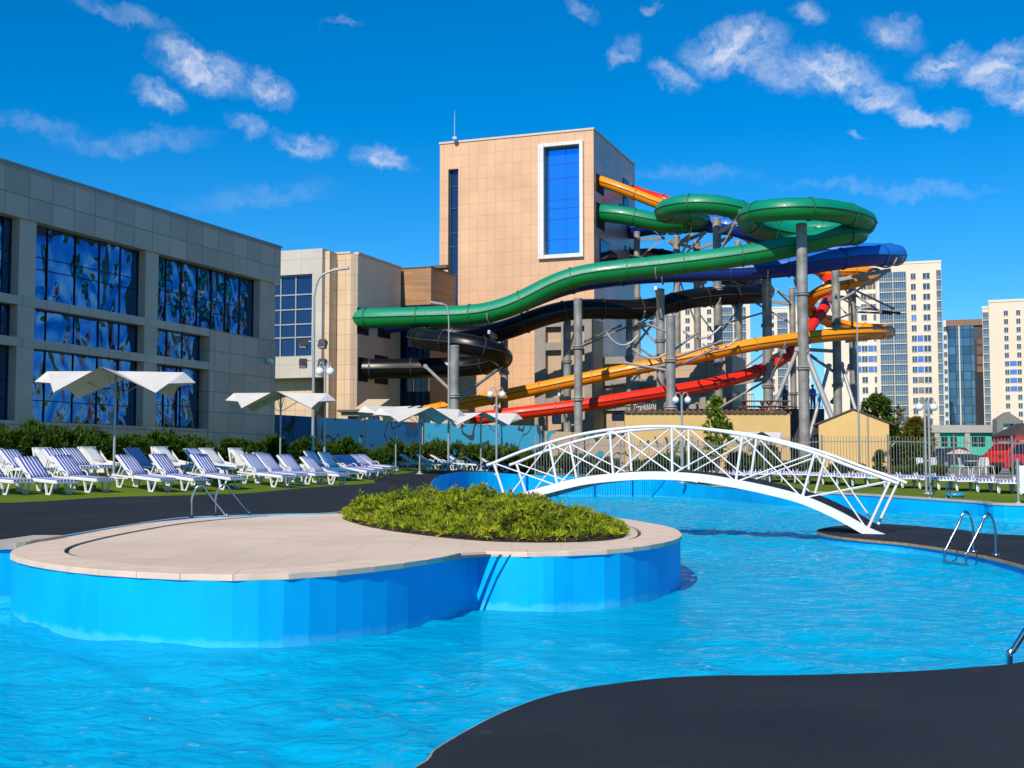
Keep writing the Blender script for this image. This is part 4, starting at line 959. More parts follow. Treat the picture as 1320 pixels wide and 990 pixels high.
LAT=[(812,330,97,872,338,96,'left upper thin tie between the tower side columns'),(872,338,96,951,330,99,'right upper thin tie behind the long green run'),(840,336,92,898,330,98,'slanting thin tie below the upper green bend'),(951,352,99,1021,384,95,'thin tie from the rear blue column towards the thin brown-capped column'),(924,345,85,988,352,82,'pale tie under the blue run left of the thick silver column'),
 (811,425,86,851,402,80,'dark short tie beneath the right end of the black tube'),(811,440,86,864,475,72,'dark crossing tie between the shaded column and the arm column'),(898,400,98,951,470,99,'long dark crossing tie behind the cradles'),(951,400,99,898,470,98,'second long dark crossing tie behind the cradles'),(951,480,99,1021,430,95,'dark slanting tie right of the rear blue column'),
 (731,455,83,811,420,86,'thin dark tie across the annex pilasters'),(924,420,86,988,402,82,'pale tie above the orange run'),(1021,440,95,1077,480,84,'dark slanting tie behind the tallest front column'),(1077,380,84,1098,392,95,'short dark tie between the two right columns'),(1077,412,84,1098,404,95,'second short dark tie between the two right columns'),(872,350,96,898,420,98,'steep dark tie right of the short topped column')]
for (a,b,c,d_,e,f,l) in LAT: strut(a,b,c,d_,e,f,.13,l,'lattice_tie',m_=arm if 'pale' in l else steel)
# ================================================================ footbridge
Lp=at(650,640,29.2); Rp=gz(1118,688,ZP)
bdir=Vector((Rp.x-Lp.x,Rp.y-Lp.y)); bw_=Wall((Lp.x,Lp.y),bdir)
BWD=1.25
bt=thing('footbridge','white arched steel footbridge with crossed railings over the pool','footbridge',(Lp.x,Lp.y,0),math.atan2(bdir.y,bdir.x))
wp=mat('bridge_white_paint',(.80,.80,.79),rough=.4,var=.05,scale=2,coat=.2)
def bh(px,py): s,z=bw_.hit(px,py); return Vector((s,0,z))
beam=crom([bh(*q) for q in [(640,651),(680,638.5),(718,628),(752,620),(790,615.5),(830,613),(866,613.5),(910,617),(949,623.5),(992,632.5),(1036,644.5),(1080,664),(1118,685),(1142,695)]],6)
rail=crom([bh(*q) for q in [(628,599.5),(637,596.5),(670,583),(708,570.5),(747,560.5),(786,554),(826,550.5),(866,550),(911,553.5),(957,560.5),(1003,570.5),(1050,584),(1098,602),(1147,619.5),(1158,624)]],6)
posts=[((637,597),(652,645)),((708,571),(718.5,626)),((786,554),(790.5,613)),((866,550),(866.5,611)),((957,561),(948.5,621)),((1050,584),(1034,642)),((1147,620),(1118,683))]
for side,off in enumerate((0,BWD)):
    o=Vector((0,off,0))
    m=MB(); pl=[p+o for p in beam]
    for a,b in zip(pl,pl[1:]): m.bar(a,b,.09,.18,up=(0,0,1))
    m.build('arch_beam',wp,bt)
    m=MB(); m.tube([p+o for p in rail],.037,10); m.build('handrail',wp,bt)
    pp_=[]
    for a,b in posts:
        A=bh(*a)+o; B=bh(*b)+o; pp_.append((A,B))
        m=MB(); m.tube([A-Vector((0,0,.02)),B],.031,8); m.build('post',wp,bt)
    for (A,B),(A2,B2) in zip(pp_,pp_[1:]):
        for i,(a,b) in enumerate(((A,B2),(B,A2))):
            dr=(b-a).normalized(); yy=Vector((0,.014 if i else -.014,0))
            m=MB(); m.tube([a+dr*.06+yy,b-dr*.06+yy],.018,6); m.build('brace',wp,bt)
m=MB(); dz=.06
for a,b in zip(beam[3:],beam[4:]):
    m.hexa([a+Vector((0,.05,dz)),b+Vector((0,.05,dz)),b+Vector((0,BWD-.05,dz)),a+Vector((0,BWD-.05,dz)),a+Vector((0,.05,dz+.05)),b+Vector((0,.05,dz+.05)),b+Vector((0,BWD-.05,dz+.05)),a+Vector((0,BWD-.05,dz+.05))])
m.build('deck_plate',asph,bt)
m=MB()
for k in range(8,len(beam)-4,7): p=beam[k]; m.bar(p+Vector((0,.05,-.03)),p+Vector((0,BWD-.05,-.03)),.06,.08)
m.build('cross_beam',mat('bridge_shadowed_steel',(.4,.4,.4),rough=.5),bt)  # even mid-grey for the cross beams below the deck plate

# ================================================================ pool ladders
chrome=mat('stainless_steel',(.55,.56,.57),rough=.16,metal=1.0,var=.03)
def ladder(label,f1,f2,dx,top,zdeck,zb,lean=.0,rr=.021,treads=(-.15,-.42)):
    """rails run from a deck foot (f1,f2) over a bow to the pool side at +dx"""
    t=thing('pool_ladder',label,'pool ladder',(f1.x,f1.y,0))
    ends=[]
    for f in (f1,f2):
        q=Vector((f.x-f1.x,f.y-f1.y,0)); dz=zdeck
        P=[(0,0,zdeck),(0,0,zdeck+top*.55),(dx.x*.06,dx.y*.06,zdeck+top*.82),(dx.x*.20,dx.y*.20,zdeck+top*.985),(dx.x*.34,dx.y*.34,zdeck+top*.93),(dx.x*.5,dx.y*.5,zdeck+top*.68),(dx.x*.93,dx.y*.93,zdeck+top*.10),(dx.x*1.0,dx.y*1.0,zdeck-.04),(dx.x,dx.y,zb)]
        m=MB(); m.tube(crom([q+Vector(p) for p in P],7),rr,10); m.build('rail',chrome,t)
        m=MB(); m.lathe(q+Vector((0,0,zdeck+.002)),[(.055,0),(.055,.012),(.03,.03)],14); m.build('foot_plate',chrome,t)
        ends.append(q+Vector((dx.x,dx.y,0)))
    for z in treads:
        m=MB(); a=ends[0]+Vector((0,0,z)); b=ends[1]+Vector((0,0,z)); m.bar(a,b,.09,.03); m.build('tread',chrome,t)
    return t
fA=gz(1255,711,ZP); fB=gz(1284,715.5,ZP)
ladder('chrome pool ladder on the dark peninsula deck right of the bridge foot',fA,fB,Vector((-.52,-.12)),.66,ZP,-.6,treads=(.07,-.18,-.42))
fA=gz(247,668,ZI); fB=gz(278,665,ZI)
ladder('chrome pool ladder behind the round stone island near the sun loungers',fA,fB,Vector((.60,.22)),.60,ZI,-.5)
fA=Vector((4.5,9.5,0)); fB=Vector((4.75,8.95,0))
p=at(1299,850,9.45)
ladder('chrome pool ladder cut by the right edge of the photo beside the near deck',Vector((p.x+.62,9.3,0)),Vector((p.x+1.0,8.9,0)),Vector((-.62,.12)),.75,ZP,-.6,rr=.024,treads=(.1,-.18,-.42))
# ================================================================ sun loungers
plastic=mat('white_plastic',(.74,.74,.72),rough=.38,var=.05,scale=5)
def stripe_mat():
    m,nt,b=new_mat('striped_pad'); tc=N(nt,'ShaderNodeTexCoord'); s=N(nt,'ShaderNodeSeparateXYZ'); L(nt,tc.outputs['Object'],s.inputs[0])
    a=N(nt,'ShaderNodeMath',operation='MULTIPLY_ADD'); a.inputs[1].default_value=9.2; a.inputs[2].default_value=20.23; L(nt,s.outputs[1],a.inputs[0])
    f=N(nt,'ShaderNodeMath',operation='FRACT'); L(nt,a.outputs[0],f.inputs[0])
    g=N(nt,'ShaderNodeMath',operation='GREATER_THAN'); g.inputs[1].default_value=.46; L(nt,f.outputs[0],g.inputs[0])
    mx=N(nt,'ShaderNodeMix',data_type='RGBA'); mx.inputs[6].default_value=(.76,.76,.76,1); mx.inputs[7].default_value=(.035,.075,.42,1); L(nt,g.outputs[0],mx.inputs[0])
    L(nt,mx.outputs[2],b.inputs['Base Color']); b.inputs['Roughness'].default_value=.75
    n=N(nt,'ShaderNodeTexNoise'); n.inputs['Scale'].default_value=14; L(nt,tc.outputs['Object'],n.inputs['Vector'])
    bp=N(nt,'ShaderNodeBump'); bp.inputs['Strength'].default_value=.3; bp.inputs['Distance'].default_value=.03; L(nt,n.outputs['Fac'],bp.inputs['Height']); L(nt,bp.outputs[0],b.inputs['Normal'])
    return m
stripe=stripe_mat(); wcover=mat('white_cover_cloth',(.68,.68,.66),rough=.8,var=.06,scale=6,bump=.3,bscale=9)
teal=mat('teal_blue_pad',(.03,.16,.34),rough=.8,var=.1,scale=6)
def make_lounger(ang,pad,cat='sun lounger',cover=False):
    t=thing('sun_lounger','',cat)
    hw=.33; zs=.34; xp=-.22; xf=.98; BL=.82
    m=MB()
    for s in (-1,1):
        m.bar((-.92,s*hw,zs),(xf-.04,s*hw,zs),.055,.05)
        m.bar((-.92,s*hw,zs-.09),(-.3,s*hw,zs-.05),.03,.03)
    for x in (-.92,xf-.04): m.bar((x,-hw,zs),(x,hw,zs),.05,.05)
    for k in range(7): x=-.1+k*.15; m.bar((x,-hw,zs+.012),(x,hw,zs+.012),.10,.02)
    m.build('frame',plastic,t)
    for s in (-1,1):
        for x0 in (-.62,.62):
            m=MB(); m.bar((x0-.17,s*(hw-.02),zs-.02),(x0-.07,s*(hw-.01),.03),.05,.045); m.bar((x0+.17,s*(hw-.02),zs-.02),(x0+.07,s*(hw-.01),.03),.05,.045); m.bar((x0-.09,s*(hw-.01),.02),(x0+.09,s*(hw-.01),.02),.05,.04); m.build('leg',plastic,t)
    ca,sa=math.cos(ang),math.sin(ang)
    def bp(u,y,o): return Vector((xp-u*ca+o*sa, y, zs+.03+u*sa+o*ca))
    m=MB()
    for s in (-1,1): m.bar(bp(0,s*hw,0),bp(BL,s*hw,0),.05,.04,up=(sa,0,ca))
    m.bar(bp(BL,-hw,0),bp(BL,hw,0),.05,.05); 
    for k in range(5): u=.12+k*.15; m.bar(bp(u,-hw,-.01),bp(u,hw,-.01),.10,.016,up=(ca,0,sa))
    if ang>.3: 
        for s in (-1,1): m.bar(bp(.55,s*.25,-.02),(-.80,s*.25,zs),.03,.03)
    m.build('backrest',plastic,t)
    # pads with soft thickness
    def padmesh(pts,half,th,mm,nm):
        mb=MB(); n=len(pts); vs=[]
        yy=[-half,-half*.93,-half*.5,0,half*.5,half*.93,half]; hh=[.25,.9,1,.96,1,.9,.25]
        for (p,nr) in pts:
            for y,h in zip(yy,hh): vs.append(Vector((p.x,y,p.z))+nr*th*h)
        fs=[]
        for i in range(n-1):
            for j in range(6): q=i*7+j; fs.append((q,q+1,q+8,q+7))
        mb.add(vs,fs,True)
        bs=[Vector((p.x,y,p.z)) for (p,nr) in pts for y in (-half,half)]
        fb=[]
        o=len(vs)
        mb.add(bs,[(2*i,2*i+1,2*i+3,2*i+2) for i in range(n-1)],False)
        for side in (0,6):
            for i in range(n-1): mb.f.append([i*7+side,(i+1)*7+side,o+2*(i+1)+(1 if side else 0),o+2*i+(1 if side else 0)]); mb.mi.append(0); mb.sm.append(False)
        for e in (0,n-1):
            mb.f.append([e*7+k for k in range(7)]+[o+2*e+1,o+2*e]); mb.mi.append(0); mb.sm.append(False)
        return mb.build(nm,mm,t)
    nb=Vector((sa,0,ca)); up=Vector((0,0,1))
    padmesh([(bp(u,0,.015),nb) for u in (BL-.01,BL*.75,BL*.5,BL*.25,.02)],hw-.015,.055,pad,'back_pad')
    padmesh([(Vector((x,0,zs+.028)),up) for x in (xp+.02,.05,.3,.6,xf-.06)],hw-.02,.05,pad,'seat_pad')
    if not cover:
        for s in (-1,1):
            m=MB(); m.tube(crom([Vector(q) for q in [(-.55,s*(hw+.02),zs),(-.5,s*(hw+.03),zs+.14),(-.35,s*(hw+.035),zs+.2),(-.18,s*(hw+.03),zs+.15),(-.10,s*(hw+.02),zs)]],4),.02,6); m.build('armrest',plastic,t)
    else:
        m=MB()
        for s in (-1,1):
            m.add([(xf-.55,s*(hw+.03),.10),(-.35,s*(hw+.03),.08),(-.62,s*(hw+.03),zs+.5),(-.25,s*(hw+.03),zs+.16),(xf-.5,s*(hw+.03),zs+.06)],[(0,1,2,3,4) if s<0 else (4,3,2,1,0)],False)
        q=bp(BL,0,0)
        m.hexa([(-.65,-hw-.03,.1),(-.60,-hw-.03,.1),(-.60,hw+.03,.1),(-.65,hw+.03,.1),(q.x-.05,-hw-.03,q.z+.03),(q.x+.03,-hw-.03,q.z+.06),(q.x+.03,hw+.03,q.z+.06),(q.x-.05,hw+.03,q.z+.03)])
        m.build('cloth_cover',wcover,t)
    return t
LG=dict(up=make_lounger(math.radians(40),stripe),white=make_lounger(math.radians(39),wcover,cover=True),teal=make_lounger(math.radians(40),teal),low=make_lounger(math.radians(30),stripe),flat=make_lounger(.02,stripe))
ORD=['first','second','third','fourth','fifth','sixth','seventh','eighth','ninth','tenth','eleventh','twelfth','thirteenth','fourteenth','fifteenth','sixteenth','seventeenth','eighteenth','nineteenth','twentieth']
def put(kind,px,d,rz,label,group,dz=0,shift=.72):
    d+=.6; p=at(px,600,d); x=p.x+shift*math.cos(rz); y=d+shift*math.sin(rz); rz+=random.uniform(-.07,.07)
    o=place(LG[kind],(x,y,H(x,y)+dz),rz,label,group,scale=.92)
    c,s=math.cos(rz),math.sin(rz); sl_=(H(x+.6*c,y+.6*s)-H(x-.6*c,y-.6*s))/1.2; o.rotation_euler=(0,-math.atan(sl_),rz)
    return o
A=math.radians(-31)
frow=[(-76,29.6),(-24,30.2),(33,30.6),(80,31.6),(161,32.8),(203,33.6),(254,34.7),(319,36.4),(338,37.6),(365,39.4),(395,41.5)]
vis=0
for i,(px,d) in enumerate(frow):
    if px<-40: put('up',px,d,A,'striped sun lounger of the front row cut off by the left photo edge','striped loungers in the front row'); continue
    put('up',px,d,A,f'{ORD[vis]} striped lounger from the left in the front row by the dark deck','striped loungers in the front row'); vis+=1
for i,(px,d) in enumerate([(12,34.0),(67,34.6),(90,35.4),(171,36.6),(246,38.4),(334,41.0),(367,43.0)]):
    put('up',px,d,A,f'{ORD[i]} striped lounger from the left in the rear row before the hedge','striped loungers in the rear row')
for i,(px,d) in enumerate([(396,45.5),(414,46.2)]):
    put('teal',px,d,A,f'sun lounger with plain teal pad, {["left","right"][i]} one of the teal pair','loungers with teal pads')
for i,(px,d) in enumerate([(436,47.5),(446,48.5),(457,50),(468,52)]):
    put('low',px,d,A,f'{ORD[i]} half reclined striped lounger right of the teal padded pair','half reclined loungers near the teal pair')
for i,(px,d) in enumerate([(-8,36.5),(55,37.3),(113,38),(206,39.5),(266,41),(303,43)]):
    put('white',px,d,A,f'{ORD[i]} white cloth covered lounger from the left in front of the hedge','white covered loungers by the hedge')
for i,(px,d) in enumerate([(523,59.4),(544,60.2),(562,61),(584,62.4),(604,63.4),(624,65)]):
    put('low',px,d,math.radians(-6),f'{ORD[i]} striped lounger from the left in the group under the middle umbrellas','striped loungers under the middle umbrellas',shift=.6)
# long row on the far lawn, feet to the pool
a=at(985,612,55.5); b=at(1324,633,40.5)
k=17
for i in range(k):
    f=i/(k-1); x=a.x+(b.x-a.x)*f; y=a.y+(b.y-a.y)*f
    place(LG['flat'],(x,y,H(x,y)),math.radians(-100)+random.uniform(-.04,.04),f'{ORD[k-1-i]} flat striped lounger counted from the white sign along the fence row','flat loungers in a row along the fence')
for i in range(6):
    p=at(905+13*i,606,57.5-.2*i)
    place(LG['flat'],(p.x,p.y,H(p.x,p.y)),math.radians(-95)+random.uniform(-.05,.05),f'{ORD[i]} flat striped lounger from the left behind the middle of the footbridge','flat loungers behind the footbridge')
# ================================================================ umbrellas
canv=mat('off_white_canvas',(.62,.60,.56),rough=.85,var=.06,scale=2,bump=.15,bscale=30)
pole_m=mat('grey_pole_paint',(.36,.39,.40),rough=.4,metal=.3,var=.08)
def make_umbrella(hub=2.95,r=1.98):
    t=thing('beach_umbrella','','umbrella')
    vs=[Vector((0,0,hub))]; n=8; rim=[]
    for k in range(8):
        a=2*PI*k/8; ridge=(k%2==0)
        rr=r*.92 if ridge else r*.93; z=hub-.02 if ridge else hub-.66
        rim.append(Vector((rr*math.cos(a),rr*math.sin(a),z)))
    lo=[]
    m=MB()
    th=Vector((0,0,-.02)); top=[vs[0]]+rim
    m.add(top,[(0,1+k,1+(k+1)%8) for k in range(8)],False)
    m.add([v+th for v in top],[(0,1+(k+1)%8,1+k) for k in range(8)],False)
    # hems that hang at ridge ends
    for k in (0,4):
        a=2*PI*k/8; R_=rim[k]; A_=rim[(k-1)%8]; B_=rim[(k+1)%8]
        tip=Vector((r*1.08*math.cos(a),r*1.08*math.sin(a),hub-.30))
        m.add([R_,A_.lerp(R_,.45),tip,B_.lerp(R_,.45)],[(0,1,2),(0,2,3)],False)
        m.add([R_+th*.5,A_.lerp(R_,.45)+th*.5,tip+th*.5,B_.lerp(R_,.45)+th*.5],[(2,1,0),(3,2,0)],False)
    m.build('canopy',canv,t)
    m=MB(); m.tube([(0,0,0),(0,0,hub-.03)],.036,10); m.build('pole',pole_m,t)
    for k in range(0,8,2):
        m=MB(); m.tube([(0,0,hub-.75),rim[k]*.62+Vector((0,0,hub*.38-.055))],.014,6); m.build('strut',pole_m,t)
    for k in range(0,8,2):
        m=MB(); m.tube([(0,0,hub-.05),rim[k]+Vector((0,0,-.045))],.014,6); m.build('rib',pole_m,t)
    m=MB(); m.lathe((0,0,0),[(.17,0),(.17,.05),(.08,.09),(.045,.18)],14); m.build('base',mat('umbrella_base',(.35,.34,.33),rough=.7),t)
    return t
UM=make_umbrella()
for px,d,rz,sc,lab in [(147,34.5,.10,1.02,'largest off-white folded-canopy umbrella in front of the mirrored windows'),(361,46.5,.06,.96,'off-white umbrella in front of the plain granite corner of the glass building'),
  (510,57,.75,1.0,'leftmost umbrella of the middle trio, its canopy overlapping the cream kiosk'),(541,54,.35,.98,'central umbrella of the middle trio left of the brown-grey column'),(620,61.5,.1,.98,'umbrella standing just before the blue mural and the red slide end'),
  (972,63.5,.1,.78,'small off-white umbrella in front of the tiled yellow wall')]:
    p=at(px,600,d); place(UM,(p.x,p.y,H(p.x,p.y)),rz,lab,'off-white umbrellas around the pool',scale=sc)
# ================================================================ lamps
globe=mat('opal_globe',(.80,.81,.82),rough=.25,var=.02,spec=.6)
def make_globe_lamp(h,span,twin=False,gr=.17):
    t=thing('globe_lamp','','street lamp')
    for x in ((-.07,.07) if twin else (0,)):
        m=MB(); m.tube([(x,0,0),(x,0,h)],.04 if twin else .05,10); m.build('pole',pole_m,t)
    m=MB(); m.lathe((0,0,0),[(.17,0),(.17,.03),(.07,.08)],12); m.build('base_plate',pole_m,t)
    for s in (-1,1):
        m=MB(); m.tube(crom([Vector(q) for q in [(0,0,h-.28),(s*.05,0,h+.02),(s*span*.5,0,h+.14),(s*span*.92,0,h+.10),(s*span,0,h-.02)]],5),.022,8); am=m.build('arm',pole_m,t)
        m=MB(); m.lathe((s*span,0,h-.06),[(.06,0),(.07,.04),(.03,.07)],10); m.build('collar',pole_m,am)
        m=MB(); m.ball((s*span,0,h-.06-gr*.9),gr); m.build('globe',globe,t)
    return t
for px,d,yg,span,twin,lab in [(418,47,472,.2,False,'double globe lamp beside the tall floodlight mast near the teal loungers'),(640,58.5,503,.29,False,'double globe lamp behind the umbrella in front of the orange slide end'),(879.5,57.5,510,.29,False,'double globe lamp before the tiled yellow wall behind the footbridge'),(1196,41.5,518,.26,True,'double globe lamp on twin poles at the far pool edge')]:
    p=at(px,600,d); g=H(p.x,p.y); h=at(px,yg,d).z-g
    t=make_globe_lamp(h,span,twin,.16 if d>45 else .13); t.location=(p.x,p.y,g); tag(t,lab,group='double globe lamps'); t.rotation_euler=(0,0,.15)
def mast(px,d,ytop,dxpx,yh,lab,r=.07):
    p=at(px,600,d); g=H(p.x,p.y); t=thing('street_light',lab,'street light',(p.x,p.y,g)); h=at(px,ytop,d).z-g; dx=dxpx*d/F; zz=at(px,yh,d).z-g
    m=MB(); m.tube([(0,0,0),(0,0,h*.5),(0,0,h-1.1)]+crom([Vector(q) for q in [(0,0,h-1.0),(dx*.12,0,h-.45),(dx*.4,0,h-.08),(dx,0,zz)]],5),[r,r*.85]+[r*.6]*17,10); m.build('pole',pole_m,t)
    m=MB(); s=1 if dx>0 else -1; m.hexa([(dx-s*.05,-.1,zz-.05),(dx+s*.62,-.13,zz+.04),(dx+s*.62,.13,zz+.04),(dx-s*.05,.1,zz-.05),(dx-s*.05,-.07,zz+.05),(dx+s*.6,-.1,zz+.15),(dx+s*.6,.1,zz+.15),(dx-s*.05,.07,zz+.05)] if s>0 else [(dx-.62,-.13,zz+.04),(dx+.05,-.1,zz-.05),(dx+.05,.1,zz-.05),(dx-.62,.13,zz+.04),(dx-.6,-.1,zz+.15),(dx+.05,-.07,zz+.05),(dx+.05,.07,zz+.05),(dx-.6,.1,zz+.15)]); m.build('lamp_head',mat('lamp_head_grey',(.25,.25,.25),rough=.5),t)
    return t,g
t,g=mast(403,50,352,25,348,'tall curved street light mast with four floodlights beside the cream bay')
blk=mat('floodlight_black',(.03,.03,.032),rough=.5)
for y,pts in ((440,(-13,12)),(465,(-13,12))):
    z=at(403,y,50).z-g
    m=MB(); m.bar((-13*50/F,0,z),(12*50/F,0,z),.05); m.build('cross_arm',pole_m,t)
    for q in pts:
        m=MB(); x=q*50/F; m.box((x,-.12,z-.12),(.30,.24,.32),rx=-.5,rz=.3 if q<0 else -.3); m.bar((x,0,z),(x,-.1,z-.1),.05); fl=m.build('floodlight',blk,t)
        m=MB(); m.box((x,-.26,z-.20),(.25,.02,.25),rx=-.5,rz=.3 if q<0 else -.3); m.build('lens',mat('floodlight_lens',(.2,.2,.2),rough=.1),fl)
mast(578,62,392,-8,392,'slim street light pole standing in front of the black slide coil',.06)
mast(1108,60,402,.5,398,'thin plain pole in front of the yellow house gable',.055)
# ================================================================ vegetation
def leaf_mat(name,c1,c2,tr=.25,rough=.6):
    m,nt,b=new_mat(name); tc=N(nt,'ShaderNodeTexCoord'); n=N(nt,'ShaderNodeTexNoise'); n.inputs['Scale'].default_value=3.2; n.inputs['Detail'].default_value=5; L(nt,tc.outputs['Object'],n.inputs['Vector'])
    r=N(nt,'ShaderNodeValToRGB'); r.color_ramp.elements[0].position=.35; r.color_ramp.elements[1].position=.65; r.color_ramp.elements[0].color=(*c1,1); r.color_ramp.elements[1].color=(*c2,1)
    L(nt,n.outputs['Fac'],r.inputs[0]); L(nt,r.outputs[0],b.inputs['Base Color']); b.inputs['Roughness'].default_value=rough; b.inputs['Specular IOR Level'].default_value=.25
    t=N(nt,'ShaderNodeBsdfTranslucent'); L(nt,r.outputs[0],t.inputs['Color']); mx=N(nt,'ShaderNodeMixShader'); mx.inputs[0].default_value=tr
    L(nt,b.outputs[0],mx.inputs[1]); L(nt,t.outputs[0],mx.inputs[2]); L(nt,mx.outputs[0],nt.nodes['Material Output'].inputs['Surface']); return m
def np_mesh(name,V,Fc,m,parent=None,mi=None):
    me=bpy.data.meshes.new(name); me.from_pydata(V.tolist() if hasattr(V,'tolist') else V,[],Fc.tolist() if hasattr(Fc,'tolist') else Fc)
    for x in (m if isinstance(m,(list,tuple)) else [m]): me.materials.append(x)
    if mi is not None: me.polygons.foreach_set('material_index',mi)
    o=bpy.data.objects.new(name,me); C.objects.link(o)
    if parent is not None: o.parent=parent
    return o
def sprays(cent,nrm,n_bl,ln,wd,spread,rg):
    """tufts of pointed blades fanning out round each normal"""
    K=len(cent); P=np.repeat(cent,n_bl,0); Nn=np.repeat(nrm,n_bl,0)
    D=Nn+rg.normal(0,spread,(K*n_bl,3)); D/=np.linalg.norm(D,axis=1)[:,None]
    Ln=ln*rg.uniform(.5,1.25,(K*n_bl,1)); S=np.cross(D,rg.normal(0,1,(K*n_bl,3))); S/=np.linalg.norm(S,axis=1)[:,None]
    w=wd*rg.uniform(.6,1.3,(K*n_bl,1)); bend=np.array([[0,0,-.12]])*Ln
    a=P-S*w*.35; b=P+S*w*.35; c=P+D*Ln*.55+S*w; d=P+D*Ln*.55-S*w; e=P+D*Ln+bend
    V=np.stack([a,b,c,d,e],1).reshape(-1,3); i=np.arange(K*n_bl)*5
    Fq=[[j,j+1,j+2,j+3] for j in i]+[[j+3,j+2,j+4] for j in i]
    return V,Fq
# --- juniper bed on the island
jun=leaf_mat('juniper_needles',(.115,.205,.009),(.42,.47,.02),.2); junb=leaf_mat('juniper_brown_twigs',(.06,.05,.012),(.13,.10,.02),.1)
fr_=[gz(px,py,ZI) for px,py in [(441,667),(462,676),(500,684),(545,690),(590,695),(640,698.5),(700,699.5),(755,698.5),(795,695),(806,688)]]
bk_=[gz(px,py,ZI) for px,py in [(780,676),(730,665),(670,659),(600,656),(530,658),(470,662)]]
bed=[(p.x,p.y) for p in crom([Vector((p.x,p.y,0)) for p in fr_+bk_],4,True)]
bp_=np.array(bed)
def edge_dist(q):
    a=bp_; b=np.roll(bp_,-1,0); ab=b-a; t=np.clip(((q-a)*ab).sum(1)/(ab*ab).sum(1),0,1); return np.linalg.norm(a+ab*t[:,None]-q,axis=1).min()
mn,mx_=bp_.min(0),bp_.max(0)
cs=[];ns=[];br_=[]
lump=[(rng.uniform(mn[0],mx_[0]),rng.uniform(mn[1],mx_[1]),rng.uniform(.22,.62),rng.uniform(.35,1.0)) for _ in range(85)]
def jh(x,y):
    e=edge_dist(np.array([x,y])); h=min(1,(e/1.0))**.6*.22
    k=max((1-((x-a)**2+(y-b)**2)/(r*r))*s for a,b,r,s in lump); f=max(0,k)*.31
    cx=(x-mn[0])/(mx_[0]-mn[0]); return max(.05,(h+f*min(1,e/.3))*(1.12-.42*abs(cx-.38)*1.6))
cnt=0
while len(cs)<7600:
    x,y=rng.uniform(mn[0],mx_[0]),rng.uniform(mn[1],mx_[1])
    if not inside((x,y),bed): continue
    h=jh(x,y); u=rng.uniform(0,1)**.35*(1.22 if rng.random()<.06 else 1)
    cs.append((x,y,ZI+.03+h*u)); 
    g=np.array([jh(x-.12,y)-jh(x+.12,y),jh(x,y-.12)-jh(x,y+.12),.24]); g=g/np.linalg.norm(g)
    ns.append(g+np.array([rng.normal(0,.45),rng.normal(0,.45)-.15,.25])); 
cs=np.array(cs); ns=np.array(ns); ns/=np.linalg.norm(ns,axis=1)[:,None]
V,Fq=sprays(cs,ns,13,.115,.009,.5,rng)
mi=[1 if random.random()<.12 else 0 for _ in range(len(cs))]; mi=np.repeat(mi,13); mi=np.concatenate([mi,mi])
jb=np_mesh('juniper_bed',V,Fq,[jun,junb],None,mi); tag(jb,'low spreading yellow-green juniper mass on the right half of the stone island','juniper bed',kind='stuff')
o=sheet('planting_soil',[[p for p in bed]],mat('dark_soil',(.06,.035,.02),rough=.95,var=.4,scale=20),lambda x,y:ZI+.008,[],lambda c:inside(c,bed)); o['kind']='structure'
# --- bushes
def make_bush(seed,n=1300,blades=10,ln=.21,wd=.026,shape=(1,1,1),m=None,up=.5):
    rg=np.random.default_rng(seed); lob=[(rg.normal(0,.35),rg.normal(0,.35),rg.uniform(.25,.7),rg.uniform(.35,.6)) for _ in range(9)]
    c=[];nn=[]
    while len(c)<n:
        a,b,h,r=lob[rg.integers(9)]; d=rg.normal(0,1,3); d/=np.linalg.norm(d); d[2]=abs(d[2])*1.0 if rg.random()<.8 else d[2]
        k=rg.uniform(.55,1.0); p=np.array([a,b,h])+d*r*k
        if p[2]<.02: p[2]=rg.uniform(.02,.3)
        c.append(p*np.array(shape)); nn.append(d+np.array([0,0,up]))
    c=np.array(c); nn=np.array(nn); nn/=np.linalg.norm(nn,axis=1)[:,None]
    V,Fq=sprays(c,nn,blades,ln,wd,.38,rg)
    t=thing('hedge_bush','','bush'); np_mesh('foliage',V,Fq,m,t)
    mb=MB()
    for k in range(5):
        a=k*1.3; mb.tube([(0,0,0),(.18*math.cos(a),.18*math.sin(a),.3),(.34*math.cos(a),.34*math.sin(a),.62)],[.03,.02,.01],5)
    mb.build('stem',mat('bark',(.09,.06,.04),rough=.9,var=.3,scale=10),t)
    return t
hed=leaf_mat('hedge_leaves',(.022,.062,.006),(.075,.14,.010),.2); hed2=leaf_mat('clipped_hedge_leaves',(.04,.09,.010),(.10,.15,.02),.2)
B=[make_bush(s,m=hed) for s in (3,5,8)]
